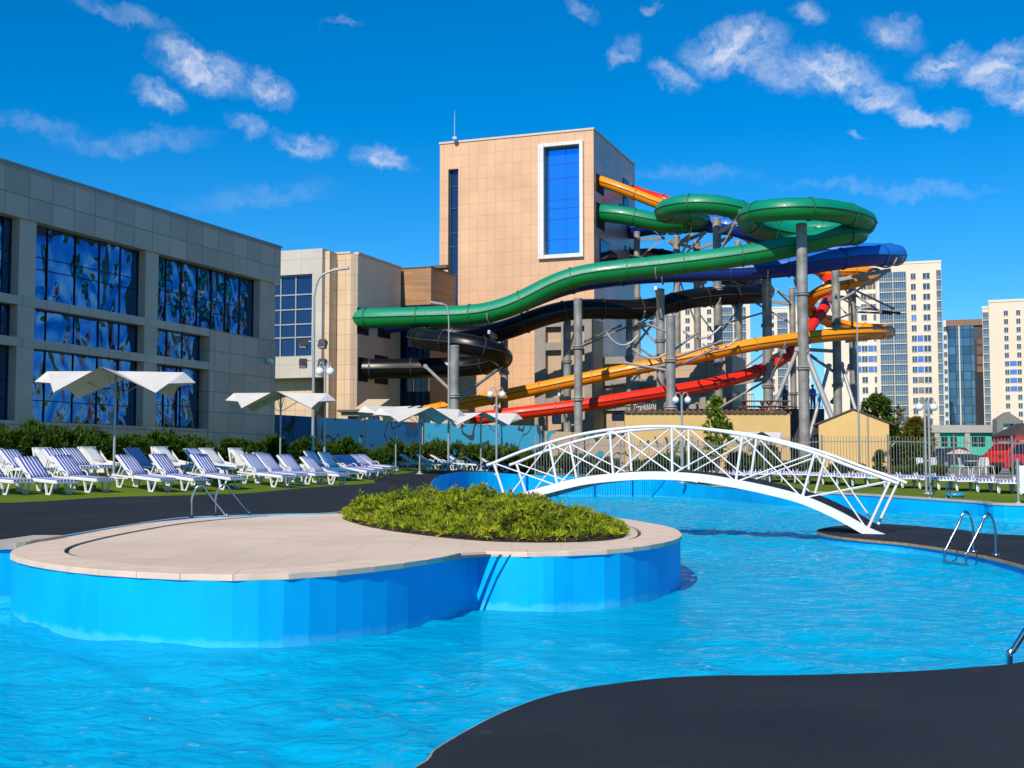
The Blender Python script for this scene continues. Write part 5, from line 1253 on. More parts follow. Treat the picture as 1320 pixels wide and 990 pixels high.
# clipped hedge prototype for the middle
B2=[make_bush(s,n=800,blades=8,ln=.22,wd=.03,m=hed2,up=.3) for s in (13,17)]
def bush(proto,px,d,ytop,wpx,lab,grp,rz=None):
    p=at(px,600,d); g=H(p.x,p.y) if d<74 else 1.25; h=max(.5,at(px,ytop,d).z-g); w_=wpx*d/F
    return place(proto,(p.x,p.y,g-.03),random.uniform(0,6) if rz is None else rz,lab,grp,scale=(w_/1.75,w_/1.75,h/1.22))
hl=[(-40,39,547,70),(12,40,540,62),(62,40.5,536,64),(104,41,550,50),(140,42,552,56),(182,43,556,58),(222,44,555,56),(262,45.5,560,50),(300,47,562,58),(345,49,561,52)]
hl=[(-45,39,547,70,'hedge bush cut off by the left edge behind the leftmost covered lounger'),(12,40,541,62,'dark hedge bush under the left end of the mirrored windows'),(62,40.5,537,64,'tallest hedge bush rising left of the largest umbrella pole')]+[(a,b,c,e,f) for (a,b,c,e),f in zip(hl[3:],['hedge bush directly left of the largest umbrella pole','hedge bush directly behind the largest umbrella pole','hedge bush right of the largest umbrella pole','round hedge bush in front of the lower right window','hedge bush at the start of the plain granite wall','hedge bush before the granite wall left of the second umbrella','hedge bush at the second umbrella pole'])]
for i,(px,d,yt,wp_,lab) in enumerate(hl): bush(B[i%3],px,d,yt,wp_,lab,'bushes of the hedge along the glass building')
for i,(px,d,yt,wp_,lab) in enumerate([(395,54,563,46,'dark bush left of the globe lamp before the dark blue mural'),(432,55,560,46,'dark rounded bush between lamp and teal loungers before the dark blue mural'),(466,56,572,30,'small bush at the right end of the dark bush group')]): bush(B[(i+1)%3],px,d,yt,wp_,lab,'dark bushes before the blue mural')
for i,(px,d,yt,wp_,lab) in enumerate([(492,64.5,574,26,'low yellowish bush left of the middle umbrellas'),(528,66.2,566,44,'clipped bush behind the central middle umbrella'),(560,66.6,565,40,'clipped bush left of the brown-grey column'),(608,66.9,568,44,'clipped bush right of the brown-grey column'),(645,66.6,571,44,'clipped bush behind the globe lamp by the bridge end'),(685,66.2,577,40,'low clipped bush behind the left end of the bridge'),(730,66,582,44,'low clipped bush before the beige boards left of the bridge middle'),(775,66.5,585,44,'low clipped bush at the right end of the blue mural')]): bush(B2[i%2],px,d,yt,wp_,lab,'clipped bushes under the blue mural')
for i,(px,d,yt,wp_,lab) in enumerate([(1010,59,592,34,'small bush at fence foot below the tiled wall end'),(1043,58.5,590,30,'small bush at fence foot right of the tallest column'),(1085,58.5,594,34,'small bush at fence foot in front of the yellow house'),(1170,58.5,596,36,'small bush at fence foot right of the yellow house'),(1205,58,598,30,'small bush at fence foot behind the twin-pole lamp')]): bush(B2[i%2],px,d,yt,wp_,lab,'small bushes along the fence foot')
for i,(px,d,yt,wp_,lab) in enumerate([(868,63.5,583,40,'leafy bush at the wall foot left of the young green tree'),(905,63.5,577,38,'leafy bush under the young green tree'),(950,63.5,580,44,'leafy bush in front of the line-drawn wall right of the young tree'),(990,63,572,36,'tall leafy bush near the right end of the line-drawn wall'),(830,64,588,40,'low leafy bush at the left end of the line-drawn wall')]): bush(B[i%3],px,d,yt,wp_,lab,'bushes before the line-drawn wall')
# --- trees
bark=mat('bark',(.09,.06,.04))
def tree(name,label,px,d,ytop,ybot,wpx,m,n=1500,ln=.35,wd=.05,conic=False,bare=False,group=None,blades=8,seed=1):
    rg=np.random.default_rng(seed); p=at(px,600,d); g=1.1; Ht=at(px,ytop,d).z-g; W=wpx*d/F/2; zb=max(.15,at(px,ybot,d).z-g)
    t=thing(name,label,'tree',(p.x,p.y,g),0,group)
    mb=MB(); mb.tube([(0,0,-.2),(.05,0,Ht*.3),(-.04,.03,Ht*.6),(0,0,Ht*.92)],[.14,.11,.07,.02],8)
    tips=[]
    for k in range(22 if bare else 11):
        z=zb*.8+(Ht*.9-zb*.8)*(k+.3)/(22 if bare else 11); a=k*2.4; r=W*(.9*(1-(z/Ht)**1.4)+.15) if not conic else W*(1-z/Ht)+.1
        e=Vector((r*math.cos(a),r*math.sin(a),min(Ht,z+r*.6))); mid=Vector((r*.45*math.cos(a+.2),r*.45*math.sin(a+.2),z+r*.2)); mb.tube([(0,0,z),mid,e],[.04,.025,.008],5); tips.append(e)
        if bare:
            for q in range(7):
                f=mid.lerp(e,rg.uniform(0,1)); mb.tube([f,f+Vector(rg.normal(0,.35,3))+Vector((0,0,.35))],[.010,.003],4)
    mb.build('trunk',bark if not bare else mat('bare_twigs',(.17,.10,.06),rough=.9,var=.3),t)
    if bare and n==0: return t
    c=[];nn=[]
    lob=[(rg.uniform(0,2*PI),rg.uniform(0,1)) for _ in range(26)]
    while len(c)<n:
        a,u=lob[rg.integers(len(lob))]; z=zb+(Ht-zb)*u
        R=W*(1.0-u)**.8+.08 if conic else W*math.sin(PI*min(.98,max(.06,u*.85+.12)))
        cc=np.array([R*.55*math.cos(a),R*.55*math.sin(a),z]); d_=rg.normal(0,1,3); d_/=np.linalg.norm(d_)
        q=cc+d_*np.array([R*.5,R*.5,(Ht-zb)*.10])*rg.uniform(.5,1.05)
        if q[2]>Ht or q[2]<zb*.7: continue
        c.append(q); nn.append(d_+np.array([0,0,.5]))
    c=np.array(c); nn=np.array(nn); nn/=np.linalg.norm(nn,axis=1)[:,None]
    V,Fq=sprays(c,nn,blades,ln,wd,.5,rg); np_mesh('crown',V,Fq,m,t); return t
lime=leaf_mat('lime_leaves',(.10,.19,.012),(.20,.30,.03),.3); dkg=leaf_mat('thuja_leaves',(.025,.075,.008),(.10,.15,.012),.2); olv=leaf_mat('olive_leaves',(.10,.10,.012),(.20,.17,.02),.25); orn=leaf_mat('autumn_leaves',(.28,.07,.01),(.42,.13,.02),.3)
tree('young_tree','bright green young tree in front of the tiled yellow wall near the bridge top',924,61.5,513,588,36,lime,n=300,ln=.26,wd=.04,seed=4)
tree('conifer_tree','dark green conifer rising behind the right side of the yellow house',1132,78,511,585,60,dkg,n=1300,seed=5)
tree('bare_tree','brown nearly bare tree between the conifer and the olive coloured tree',1160,80,523,575,40,olv,n=60,bare=True,ln=.2,seed=6)
tree('olive_tree','olive yellow bushy tree right of the bare brown tree',1183,79,541,600,46,olv,n=1200,seed=7)
tree('autumn_tree','narrow orange autumn tree behind the olive yellow tree',1195,88,538,590,12,orn,n=220,conic=True,seed=8)
tree('small_thuja','small pointed thuja in front of the yellow house behind the fence',1133,60,583,614,13,dkg,n=220,ln=.2,wd=.03,conic=True,seed=9)
tree('dark_tree','dark green tree behind fence under the olive yellow tree',1168,72,572,612,60,dkg,n=900,seed=10)
# ================================================================ walls and fences
def graffiti_mat(name,base,cols,scale=.5,amount=.55):
    m,nt,b=new_mat(name); tc=N(nt,'ShaderNodeTexCoord'); prev=None
    base_rgb=N(nt,'ShaderNodeRGB'); base_rgb.outputs[0].default_value=(*base,1); prev=base_rgb.outputs[0]
    for i,(c,th,sc,dist) in enumerate(cols):
        mp=N(nt,'ShaderNodeMapping'); mp.inputs['Location'].default_value=(i*13.7,i*5.1,i*3.3); mp.inputs['Scale'].default_value=(1,1,.7); L(nt,tc.outputs['Object'],mp.inputs[0])
        n=N(nt,'ShaderNodeTexNoise'); n.inputs['Scale'].default_value=sc; n.inputs['Detail'].default_value=2; n.inputs['Distortion'].default_value=dist; L(nt,mp.outputs[0],n.inputs['Vector'])
        if th<0:   # outline strokes along an iso-line
            s=N(nt,'ShaderNodeMath',operation='SUBTRACT'); s.inputs[1].default_value=-th; L(nt,n.outputs['Fac'],s.inputs[0]); a=N(nt,'ShaderNodeMath',operation='ABSOLUTE'); L(nt,s.outputs[0],a.inputs[0]); g=N(nt,'ShaderNodeMath',operation='LESS_THAN'); g.inputs[1].default_value=.012; L(nt,a.outputs[0],g.inputs[0])
        else:
            g=N(nt,'ShaderNodeMath',operation='GREATER_THAN'); g.inputs[1].default_value=th; L(nt,n.outputs['Fac'],g.inputs[0])
        mx=N(nt,'ShaderNodeMix',data_type='RGBA'); L(nt,g.outputs[0],mx.inputs[0]); L(nt,prev,mx.inputs[6]); mx.inputs[7].default_value=(*c,1); prev=mx.outputs[2]
    L(nt,prev,b.inputs['Base Color']); b.inputs['Roughness'].default_value=.6; return m
mur=graffiti_mat('blue_mural',(.01,.26,.44),[((.02,.16,.32),.58,.5,.5),((.35,.40,.38),.70,.55,1.0),((.30,.20,.13),.69,.7,1.2),((.01,.03,.04),.70,.9,1.5),((.01,.03,.04),-.46,.5,1.0)])
mur2=graffiti_mat('beige_mural',(.44,.32,.20),[((.02,.27,.36),.55,.5,.6),((.40,.10,.10),.70,.8,1.0),((.12,.22,.10),.62,.7,1.0),((.03,.03,.03),-.5,.5,1.2)])
mur3=graffiti_mat('line_drawn_wall',(.62,.43,.20),[((.50,.38,.24),.56,.5,.6),((.05,.05,.05),-.5,.42,1.5),((.08,.10,.06),-.44,.6,1.2),((.05,.25,.26),.72,.6,.8)])
cav=mat('dark_fence_post',(.03,.035,.04),rough=.5)
def mural(name,label,P,ytops,m,hgt0=1.0):
    """board fence through picture points; one board panel per bay"""
    q0=at(P[0][0],600,P[0][1]); t=thing(name,label,'painted fence',(q0.x,q0.y,0)); pts=[at(px,yt,d)-q0+Vector((0,0,q0.z)) for (px,d),yt in zip(P,ytops)]
    for a,b in zip(pts,pts[1:]):
        k=max(1,round((Vector((b.x-a.x,b.y-a.y)).length)/2.6))
        for i in range(k):
            u=a.lerp(b,i/k); v=a.lerp(b,(i+1)/k); g=min(H(u.x+q0.x,u.y+q0.y),H(v.x+q0.x,v.y+q0.y))-.1
            tdir=(v-u); tdir.z=0; tdir.normalize(); nn=Vector((tdir.y,-tdir.x,0))*.03; u2=u+tdir*.045; v2_=v-tdir*.045
            mb=MB(); dz=random.uniform(-.04,.04); mb.hexa([Vector((*(u2+nn).xy,g)),Vector((*(v2_+nn).xy,g)),Vector((*(v2_-nn).xy,g)),Vector((*(u2-nn).xy,g)),u2+nn+Vector((0,0,dz)),v2_+nn+Vector((0,0,dz)),v2_-nn+Vector((0,0,dz)),u2-nn+Vector((0,0,dz))]); mb.build('board_panel',m,t)
            mb=MB(); mb.bar(Vector((u.x,u.y,g)),u+Vector((0,0,.1)),.08); mb.build('post',cav,t)
    return t
murd=graffiti_mat('dark_blue_mural',(.003,.085,.21),[((.003,.05,.14),.58,.5,.5),((.02,.20,.34),.66,.7,1.0),((.08,.03,.02),.70,.6,1.4),((.004,.012,.015),.66,.8,1.5),((.004,.012,.015),-.46,.5,1.0)])  # darker set of blues for the left stretch of the mural
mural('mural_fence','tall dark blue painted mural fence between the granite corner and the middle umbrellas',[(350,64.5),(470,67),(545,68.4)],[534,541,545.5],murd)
mural('mural_fence','bright turquoise blue mural fence behind the brown-grey column and the umbrella by the red slide',[(546,68.5),(620,68.5),(700,67.5)],[545.5,547,549],mur)
mural('mural_fence','beige and turquoise graffiti board fence behind the left half of the bridge',[(701,67.6),(806,67.2)],[556,560],mur2)
yel=mat('yellow_plaster',(.66,.45,.17),rough=.8,var=.06,scale=.8,bump=.1)
o=at(806,600,66.5); yw=Bld('tiled_yellow_wall','yellow plaster wall with brown roof tiles on top behind the bridge','wall',(o.x,o.y),(1,.01),1.0)
X=yw.hx(1018); Z=yw.hz(900,533); zm=yw.hz(900,563)
m=MB(); yw.bx(m,0,X,0,.4,zm+.003,Z); m.build('plaster_face',yel,yw.t)
m=MB(); yw.bx(m,0,X,-.01,.4,-.4,zm); m.build('painted_base',mur3,yw.t)
tilem=mat('brown_roof_tile',(.16,.075,.04),rough=.7,var=.3,scale=4)
m=MB(); x=0
while x<X-.2:
    a=[Vector((x+.14+.13*math.cos(PI*k/6),-.12,Z+.03+.12*math.sin(PI*k/6))) for k in range(7)]; b=[v+Vector((0,.62,.10)) for v in a]
    m.add(a+b,[(k+1,k,7+k,8+k) for k in range(6)],True); m.add([v+Vector((0,0,-.02)) for v in a],[tuple(range(7))],False); x+=.30
m.build('tile_row',tilem,yw.t)
m=MB(); yw.bx(m,-.05,X+.05,-.05,.5,Z+.003,Z+.03); m.build('coping',tilem,yw.t)
# yellow gabled house
o=at(1056,600,69); yh=Bld('yellow_house','small yellow gabled house with dark roof edges behind the fence','house',(o.x,o.y),(1,-.30),1.0)
X=yh.hx(1145); ze=yh.hz(1100,546); zp=yh.hz(1100,528)
m=MB(); m.add([(0,0,-.5),(X,0,-.5),(X,0,ze),(X/2,0,zp),(0,0,ze),(0,6,-.5),(X,6,-.5),(X,6,ze),(X/2,6,zp),(0,6,ze)],[(0,1,2,3,4),(1,6,7,2),(5,0,4,9),(6,5,9,8,7)]); m.build('wall',yel,yh.t)
m=MB(); sl_=(zp-ze)/(X/2)
for s in (0,1):
    f=(lambda x: x) if s==0 else (lambda x: X-x)
    a=[(-.32,ze-.32*sl_),(X/2,zp)]; th=.07
    pts=[(f(a[0][0]),-.10,a[0][1]+.01),(f(a[1][0]),-.10,a[1][1]+.01),(f(a[1][0]),6.2,a[1][1]+.01),(f(a[0][0]),6.2,a[0][1]+.01)]
    pts=pts+[(p[0],p[1],p[2]+th) for p in pts]; m.hexa(pts if s==0 else [pts[1],pts[0],pts[3],pts[2],pts[5],pts[4],pts[7],pts[6]])
m.build('roof',mat('dark_roof',(.07,.06,.055),rough=.7,var=.2,scale=5),yh.t)
m=MB(); m.bar((X*.70,-.08,-.4),(X*.70,-.08,ze+.4),.09); m.build('downpipe',mat('pipe_grey',(.30,.28,.25),rough=.5),yh.t)
# metal fence
fm_=mat('fence_grey_steel',(.26,.27,.27),rough=.45,metal=.3,var=.1)
ft=thing('picket_fence','grey steel picket fence running behind the bridge and the lounger row','fence')
FP=[(690,59.5),(800,60),(900,59.5),(985,58),(1060,56.5),(1145,55),(1230,53),(1305,51.5),(1390,50)]
fpw=[]
for px,d in FP: p=at(px,600,d); fpw.append(Vector((p.x,p.y,0)))
tot=[]
for a,b in zip(fpw,fpw[1:]):
    k=max(1,round((b-a).length/2.5))
    for i in range(k): tot.append((a.lerp(b,i/k),a.lerp(b,(i+1)/k)))
for a,b in tot:
    ga,gb=H(a.x,a.y),H(b.x,b.y); hh=1.85
    m=MB(); m.bar((a.x,a.y,ga-.05),(a.x,a.y,ga+hh+.08),.075); m.build('post',fm_,ft)
    m=MB(); n=int((b-a).length/.135); dr=(b-a).normalized()
    for z in (.16,1.62): m.bar((a.x,a.y,ga+z),(b.x,b.y,gb+z),.03,.04)
    for k in range(1,n):
        q=a.lerp(b,k/n); g=ga+(gb-ga)*k/n; m.bar((q.x,q.y,g+.08),(q.x,q.y,g+hh),.02,.02)
    m.build('picket_panel',fm_,ft)
# ================================================================ terrace under the slides
slate=mat('dark_slate',(.035,.038,.042),rough=.6,var=.3,scale=1.5)
o=at(868,600,88); te=Bld('dark_terrace','dark slate raised terrace with grey railing under the slides','terrace',(o.x,o.y),(1,0),1.1)
X=te.hx(1062); Z=te.hz(960,527)
m=MB(); te.bx(m,0,X,0,10,-.5,Z); m.build('platform',slate,te.t)
m=MB(); te.bx(m,te.hx(820)+.0,-.1,2,9,-.5,te.hz(845,508)); m.build('dark_wall',slate,te.t)
for a,b in ((918,972),(1000,1060)):
    m=MB(); x0,x1=te.hx(a),te.hx(b); n=int((x1-x0)/.16)
    for z in (Z+.1,Z+1.0): te.bx(m,x0,x1,.1,.15,z,z+.05)
    for k in range(n+1): x=x0+(x1-x0)*k/n; te.bx(m,x,x+.03,.11,.14,Z+.004,Z+1.0)
    m.build('railing',mat('railing_grey',(.20,.20,.20),rough=.5),te.t)
# lettering on the dark wall
cu=bpy.data.curves.new('lettering','FONT'); cu.body='ТеррМАРА'; cu.size=.95; cu.shear=.35; cu.extrude=.03; cu.space_character=.86
tx=bpy.data.objects.new('lettering',cu); C.objects.link(tx); bpy.context.view_layer.update()
me=bpy.data.meshes.new_from_object(tx.evaluated_get(bpy.context.evaluated_depsgraph_get())); bpy.data.objects.remove(tx)
me.materials.append(mat('sign_white',(.7,.7,.7),rough=.5))
sgt=thing('lettered_sign','white slanted lettering on a dark board under the red slide','sign',(at(815.5,600,84).x,84,0))
zs_=at(830,529.5,84).z
m=MB(); m.box2((-.10,.05,zs_-.12),(1.70,.12,zs_+.55)); m.build('board',slate,sgt)
lt=bpy.data.objects.new('lettering',me); C.objects.link(lt); lt.parent=sgt; lt.rotation_euler=(PI/2,0,0); lt.location=(0,.0,zs_)
bx_=max(v.co.x for v in me.vertices); lt.scale=(1.6/bx_,.62,1)
for px in (818,844):
    m=MB(); x=at(px,600,84).x-sgt.location.x; m.bar((x,.09,1.0),(x,.09,zs_-.125),.08); m.build('post',cav,sgt)
# wooden tables stacked on the terrace
wd_=mat('brown_wood',(.20,.085,.04),rough=.6,var=.3,scale=6)
for i,(px,lab) in enumerate([(972,'brown wooden picnic table at the left on the dark terrace'),(1003,'brown wooden picnic table right of the thick silver column on the terrace')]):
    p=at(px,600,66.9+.9); t=thing('picnic_table',lab,'picnic table',(p.x,p.y,at(px,531,67.8).z-.15),.1+.2*i,'wooden tables above the tiled wall')
    m=MB(); m.box((0,0,.74),(1.3,.7,.05)); m.build('table_top',wd_,t)
    for s in (-1,1):
        m=MB(); m.box((0,s*.6,.44),(1.3,.26,.045)); m.build('bench_seat',wd_,t)
        m=MB(); m.bar((s*.5,-.62,.02),(s*.5,.28,.72),.07); m.bar((s*.5,.62,.02),(s*.5,-.28,.72),.07); m.bar((s*.5,-.6,.40),(s*.5,.6,.40),.05); m.build('leg_frame',wd_,t)
pl_=Bld('table_deck','low brown timber deck carrying the picnic tables behind the tiled wall','timber deck',(at(955,600,67.0).x,67.1),(1,.01),1.0)
m=MB(); pl_.bx(m,0,pl_.hx(1018),0,2.2,-.3,at(980,531,67.8).z-.16-1.0); m.build('deck',wd_,pl_.t)
# people on the terrace
skin=mat('skin',(.45,.25,.17),rough=.5); hairm=mat('dark_hair',(.02,.013,.01),rough=.6)
def person(label,loc,rz,jacket,trous):
    t=thing('person',label,'person',loc,rz)
    vs=[(0,0,.95),(0,0,1.15),(0,0,1.38),(0,0,1.50),(0,-.01,1.60),(0,-.01,1.72),(-.17,0,1.41),(-.24,.0,1.13),(-.22,-.10,.90),(.17,0,1.41),(.24,0,1.13),(.20,-.12,.92),(-.10,0,.90),(-.11,-.02,.50),(-.12,.02,.08),(-.12,-.12,.04),(.10,0,.90),(.11,-.02,.50),(.12,.02,.08),(.12,-.12,.04)]
    es=[(0,1),(1,2),(2,3),(3,4),(4,5),(2,6),(6,7),(7,8),(2,9),(9,10),(10,11),(0,12),(12,13),(13,14),(14,15),(0,16),(16,17),(17,18),(18,19)]
    rad=[.15,.15,.16,.065,.10,.085,.075,.055,.042,.075,.055,.042,.105,.075,.05,.04,.105,.075,.05,.04]
    me=bpy.data.meshes.new('body'); me.from_pydata(vs,es,[]); o=bpy.data.objects.new('body',me); C.objects.link(o); o.parent=t
    sk=o.modifiers.new('skin','SKIN'); sv=me.skin_vertices[0].data if me.skin_vertices else None
    if sv is None:
        bm=bmesh.new(); bm.from_mesh(me); bm.verts.layers.skin.verify(); bm.to_mesh(me); bm.free(); sv=me.skin_vertices[0].data
    for i,r in enumerate(rad): sv[i].radius=(r,r*.8 if i<3 else r)
    sv[0].use_root=True; sb=o.modifiers.new('sub','SUBSURF'); sb.levels=1; sb.render_levels=1
    m,nt,b=new_mat('clothes_'+jacket[0]); tc=N(nt,'ShaderNodeTexCoord'); s=N(nt,'ShaderNodeSeparateXYZ'); L(nt,tc.outputs['Object'],s.inputs[0])
    r=N(nt,'ShaderNodeValToRGB'); r.color_ramp.interpolation='CONSTANT'; e=r.color_ramp.elements; e[0].position=0; e[0].color=(.03,.03,.03,1); e[1].position=.06; e[1].color=(*trous,1)
    q=e.new(.50); q.color=(*jacket[1],1); q=e.new(.765); q.color=(.45,.25,.17,1)
    dv=N(nt,'ShaderNodeMath',operation='DIVIDE'); dv.inputs[1].default_value=2.0; L(nt,s.outputs[2],dv.inputs[0]); L(nt,dv.outputs[0],r.inputs[0]); L(nt,r.outputs[0],b.inputs['Base Color']); b.inputs['Roughness'].default_value=.8
    me.materials.append(m)
    hm=MB(); hm.ball((0,.015,1.69),.108,12,8,1.05); ho=hm.build('hair',hairm,t)
    # eyes, nose and mouth on the front of the face
    fm=MB(); fm.ball((-.035,-.105,1.665),.012,6,4); fm.ball((.035,-.105,1.665),.012,6,4); fm.build('eyes',hairm,t)
    fm=MB(); fm.hexa([(-.012,-.11,1.61),(.012,-.11,1.61),(.012,-.09,1.61),(-.012,-.09,1.61),(-.006,-.10,1.66),(.006,-.10,1.66),(.006,-.09,1.66),(-.006,-.09,1.66)]); fm.hexa([(-.02,-.103,1.575),(.02,-.103,1.575),(.02,-.08,1.575),(-.02,-.08,1.575),(-.02,-.103,1.585),(.02,-.103,1.585),(.02,-.08,1.585),(-.02,-.08,1.585)]); fm.build('face',skin,t)
    return t
zt_=Z+1.1
p=at(1049,600,89); person('person in a bright blue jacket standing on the dark terrace',(p.x,p.y,zt_),.2,('blue',(.03,.22,.60)),(.03,.05,.10))
p=at(1013,600,90); person('person in a grey top half hidden behind a thin dark column',(p.x,p.y,zt_),-.4,('grey',(.10,.13,.18)),(.03,.03,.04))
# ================================================================ right edge: car park side
o=gz(1250,604,1.0)
pk=[(10.5,59),(60,54),(60,120),(18,120),(14,75)]
o=sheet('pavement',[pk],tile_mat('grey_paving',(.26,.245,.23),(.17,.16,.15),.5,.5,rough=.8,var=.1,gs=.012,ground=True),lambda x,y:H(x,y)+.02,[(x,y) for x in range(14,60,3) for y in range(60,118,3)],lambda c:inside(c,pk)); o['kind']='structure'
pkz=lambda x,y:H(x,y)+.02
# red car
def car(label,px,d,rz,paint):
    p=at(px,600,d); t=thing('parked_car',label,'car',(p.x,p.y,pkz(p.x,p.y)),rz)
    prof=[(-2.15,.35),(-2.2,.62),(-2.15,.95),(-1.95,1.02),(-1.75,1.30),(-1.35,1.62),(-.5,1.70),(.35,1.66),(.95,1.12),(1.85,.98),(2.15,.80),(2.2,.45),(2.1,.30),(-1.0,.28)]
    def ex(pr,hw,inset):
        m=MB(); n=len(pr); L_=[];R_=[]
        for x,z in pr:
            k=hw-(inset if z>1.05 else 0); L_.append(Vector((x,-k,z))); R_.append(Vector((x,k,z)))
        m.add(L_+R_,[tuple(range(n)),tuple(range(2*n-1,n-1,-1))]+[((i+1)%n,i,n+i,n+(i+1)%n) for i in range(n)],False); return m
    b=ex(prof,.90,.14).build('body',paint,t,bevel=.05)
    gw=mat('car_glass',(.015,.02,.025),rough=.05,spec=.8)
    for s in (-1,1):
        for q in ([(-1.62,1.10),(-1.32,1.52),(-.55,1.58),(-.55,1.10)],[(-.48,1.10),(-.48,1.58),(.30,1.54),(.78,1.10)]):
            m=MB(); pts=[Vector((x,s*(.905-(.138 if z>1.05 else 0)*((z-1.0)/.6 if z<1.3 else 1)),z)) for x,z in q]; m.add(pts,[(0,1,2,3) if s>0 else (3,2,1,0)],False); m.add([v-Vector((0,s*.02,0)) for v in pts],[(3,2,1,0)],False); m.build('side_window',gw,t)
        for x in (-1.35,1.35):
            m=MB(); 
            vs=[];n=18
            for yy in (s*.68,s*.93):
                for k in range(n): a=2*PI*k/n; vs.append((x+.34*math.cos(a),yy,.34+.34*math.sin(a)))
            m.add(vs,[(k,(k+1)%n,n+(k+1)%n,n+k) for k in range(n)]+[tuple(range(n)),tuple(range(n,2*n))[::-1]],False); w_=m.build('wheel',mat('tyre',(.02,.02,.02),rough=.85),t,bevel=.02)
            m=MB(); vs=[(x+.20*math.cos(2*PI*k/n),s*.935,.34+.20*math.sin(2*PI*k/n)) for k in range(n)]; m.add(vs+[(v[0],s*.92,v[2]) for v in vs],[tuple(range(n)) if s<0 else tuple(range(n))[::-1]]+[(k,(k+1)%n,n+(k+1)%n,n+k) for k in range(n)],False); m.build('rim',mat('alloy',(.5,.5,.5),rough=.3,metal=.8),w_)
        m=MB(); m.box((-2.13,s*.62,.92),(.14,.34,.16)); m.build('tail_light',mat('tail_light_red',(.35,.01,.01),rough=.2),t)
        m=MB(); m.box((2.08,s*.62,.76),(.16,.36,.14)); m.build('headlight',mat('lamp_clear',(.6,.6,.6),rough=.1),t)
    m=MB(); m.add([(-1.80,-.72,1.26),(-1.80,.72,1.26),(-1.40,.70,1.58),(-1.40,-.70,1.58)],[(3,2,1,0)],False); m.add([(-1.78,-.72,1.26),(-1.78,.72,1.26),(-1.38,.70,1.58),(-1.38,-.70,1.58)],[(0,1,2,3)],False); m.build('rear_window',gw,t)
    m=MB(); m.box((-2.17,0,.48),(.12,1.7,.22)); m.build('bumper',mat('black_plastic',(.02,.02,.022),rough=.5),t)
    return t
redp=mat('red_car_paint',(.62,.008,.012),rough=.25,coat=.8,var=.03)
car('bright red parked hatchback behind the fence at the right edge',1322,66,.35,redp)
car('dark parked car behind the fence in front of the turquoise shops',1234,100,.1,mat('dark_car_paint',(.03,.035,.045),rough=.25,coat=.8))
# dark roofed stall over the car
t=thing('roofed_stall','dark roofed stall with a red fascia at the right edge behind the red car','stall',(at(1335,600,72).x,72,pkz(at(1335,600,72).x,72)))
zz=at(1310,562,72).z-t.location.z
m=MB(); m.hexa([(-1.7,-1.2,zz),(3,-1.2,zz),(3,2.4,zz),(-1.7,2.4,zz),(-.6,-.2,zz+.75),(3,-.2,zz+.75),(3,1.2,zz+.75),(-.6,1.2,zz+.75)]); m.build('roof',mat('dark_shingle',(.06,.05,.04),rough=.8,var=.3,scale=6),t)
m=MB(); m.box2((-1.6,-1.22,zz-.28),(3,-1.16,zz-.003)); m.box2((-1.62,-1.155,zz-.28),(-1.56,2.3,zz-.003)); m.build('fascia',mat('red_fascia',(.5,.02,.02),rough=.5),t)
for x,y in ((-1.4,-1.0),(-1.4,2.1),(2.6,-1.0)):
    m=MB(); m.bar((x,y,0),(x,y,zz-.285),.12); m.build('post',cav,t)
# white block, cafe tables and chairs
def cafe_chair():
    t=thing('cafe_chair','','chair')
    m=MB(); m.box((0,0,.44),(.46,.46,.03)); m.build('seat',plastic,t,bevel=.008)
    m=MB(); m.box((0,.23,.68),(.46,.03,.42),rx=-.15); m.build('backrest',plastic,t,bevel=.008)
    for sx in (-1,1):
        for sy in (-1,1): m=MB(); m.tube([(sx*.19,sy*.19,.43),(sx*.23,sy*.23,0)],.02,6); m.build('leg',plastic,t)
    return t
cc=cafe_chair()
for i,(px,d,rz,lab) in enumerate([(1190,64,.5,'white cafe chair just right of the twin-pole lamp behind the fence'),(1206,66,2.2,'white cafe chair facing away between lamp and first fence post'),(1244,62,1.0,'white cafe chair in the middle of the paved yard'),(1262,61,3.6,'white cafe chair nearest the red car'),(1273,63.5,.2,'white cafe chair close behind the red car')]):
    p=at(px,600,d); place(cc,(p.x,p.y,pkz(p.x,p.y)),rz,lab,'white cafe chairs on the paving')
def cafe_table(label,px,d):
    p=at(px,600,d); t=thing('cafe_table',label,'table',(p.x,p.y,pkz(p.x,p.y)))
    m=MB(); m.lathe((0,0,.70),[(.45,0),(.45,.03)],20); m.build('table_top',plastic,t); m=MB(); m.lathe((0,0,0),[(.25,0),(.24,.03),(.03,.06),(.03,.70)],12); m.build('pedestal',pole_m,t)
cafe_table('round white cafe table left in the paved yard behind the fence',1198,65); cafe_table('round white cafe table near the red car behind the fence',1256,62.5)
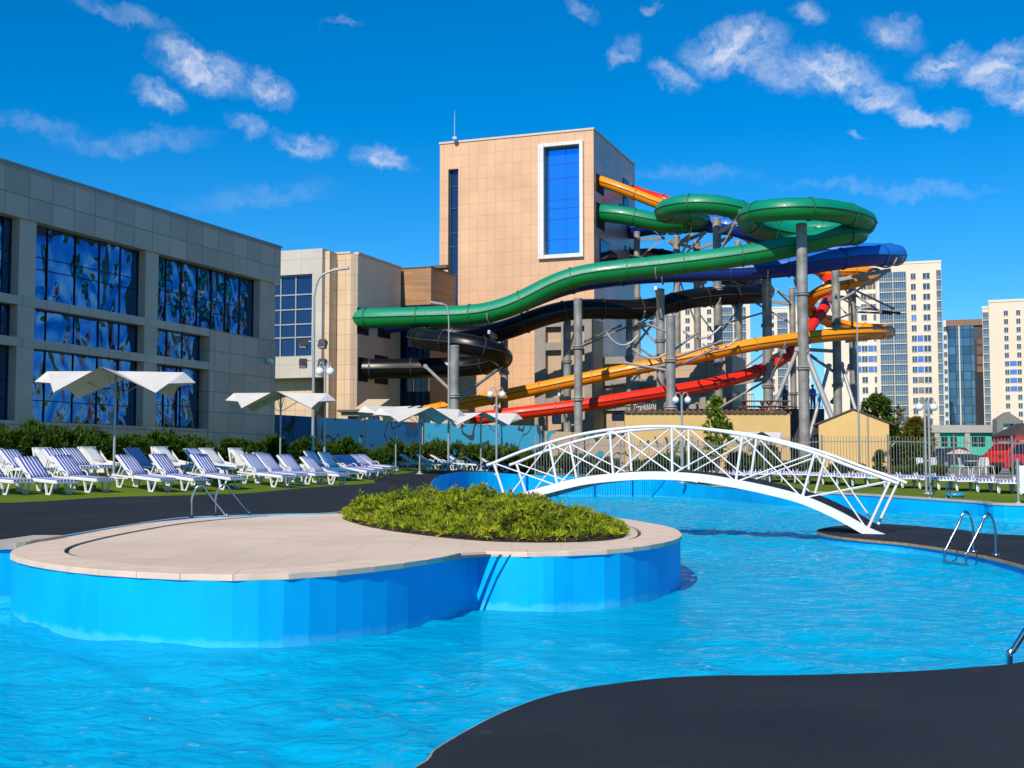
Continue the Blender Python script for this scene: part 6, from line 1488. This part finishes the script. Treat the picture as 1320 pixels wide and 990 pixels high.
# small pale parasol and white notice on stakes in the yard
t=thing('small_parasol','small pink-white parasol open in the paved yard behind the fence','parasol',(at(1237,600,72).x,72,pkz(at(1237,600,72).x,72)))
zz=at(1237,579,72).z-t.location.z
m=MB(); m.lathe((0,0,zz-.28),[(.75,0),(.72,.05),(.35,.2),(.02,.3)],12,smooth=False); m.build('canopy',mat('pink_canvas',(.62,.46,.42),rough=.8),t); m=MB(); m.tube([(0,0,0),(0,0,zz-.05)],.03,8); m.build('pole',pole_m,t)
# white sign board at the right edge, ring float, small far ladder
p=at(1313,651,35.8); g=H(p.x,p.y)
t=thing('sign_board','white notice board on a grey pole at the right edge of the lawn','sign',(p.x,p.y,g),-.1)
m=MB(); m.tube([(0,0,0),(0,0,1.28)],.032,10); m.lathe((0,0,0),[(.09,0),(.09,.02),(.04,.05)],12); m.build('post',pole_m,t)
m=MB(); m.box((.42,-.04,.68),(.78,.03,.80)); m.build('board',white,t,bevel=.01)
m=MB()
for k in range(9): m.box((.36+random.uniform(-.03,.03),-.058,.98-k*.07),(random.uniform(.3,.5),.004,.012))
m.build('faint_lines',mat('faint_print',(.5,.5,.5)),t)
p=at(1231,637.5,39.6); g=H(p.x,p.y)
m=MB(); vs=[];n1,n2=28,10
for i in range(n1):
    for j in range(n2): a=2*PI*i/n1; b=2*PI*j/n2; vs.append(((.24+.06*math.cos(b))*math.cos(a),(.24+.06*math.cos(b))*math.sin(a),.065+.06*math.sin(b)))
m.add(vs,[(i*n2+j,((i+1)%n1)*n2+j,((i+1)%n1)*n2+(j+1)%n2,i*n2+(j+1)%n2) for i in range(n1) for j in range(n2)],True)
o=m.build('ring_float',mat('float_blue',(.01,.30,.62),rough=.3,coat=.4)); o.location=(p.x,p.y,g); tag(o,'blue swimming ring lying on the lawn at the far pool edge','swimming ring')
p=at(1202,642,38.9)
ladder('tiny dark ladder hanging into the pool beside the twin-pole lamp',Vector((p.x,p.y+.25,0)),Vector((p.x+.5,p.y+.2,0)),Vector((0,-.42)),.45,H(p.x,p.y)+.02,-.3,rr=.016,treads=(.1,-.1))
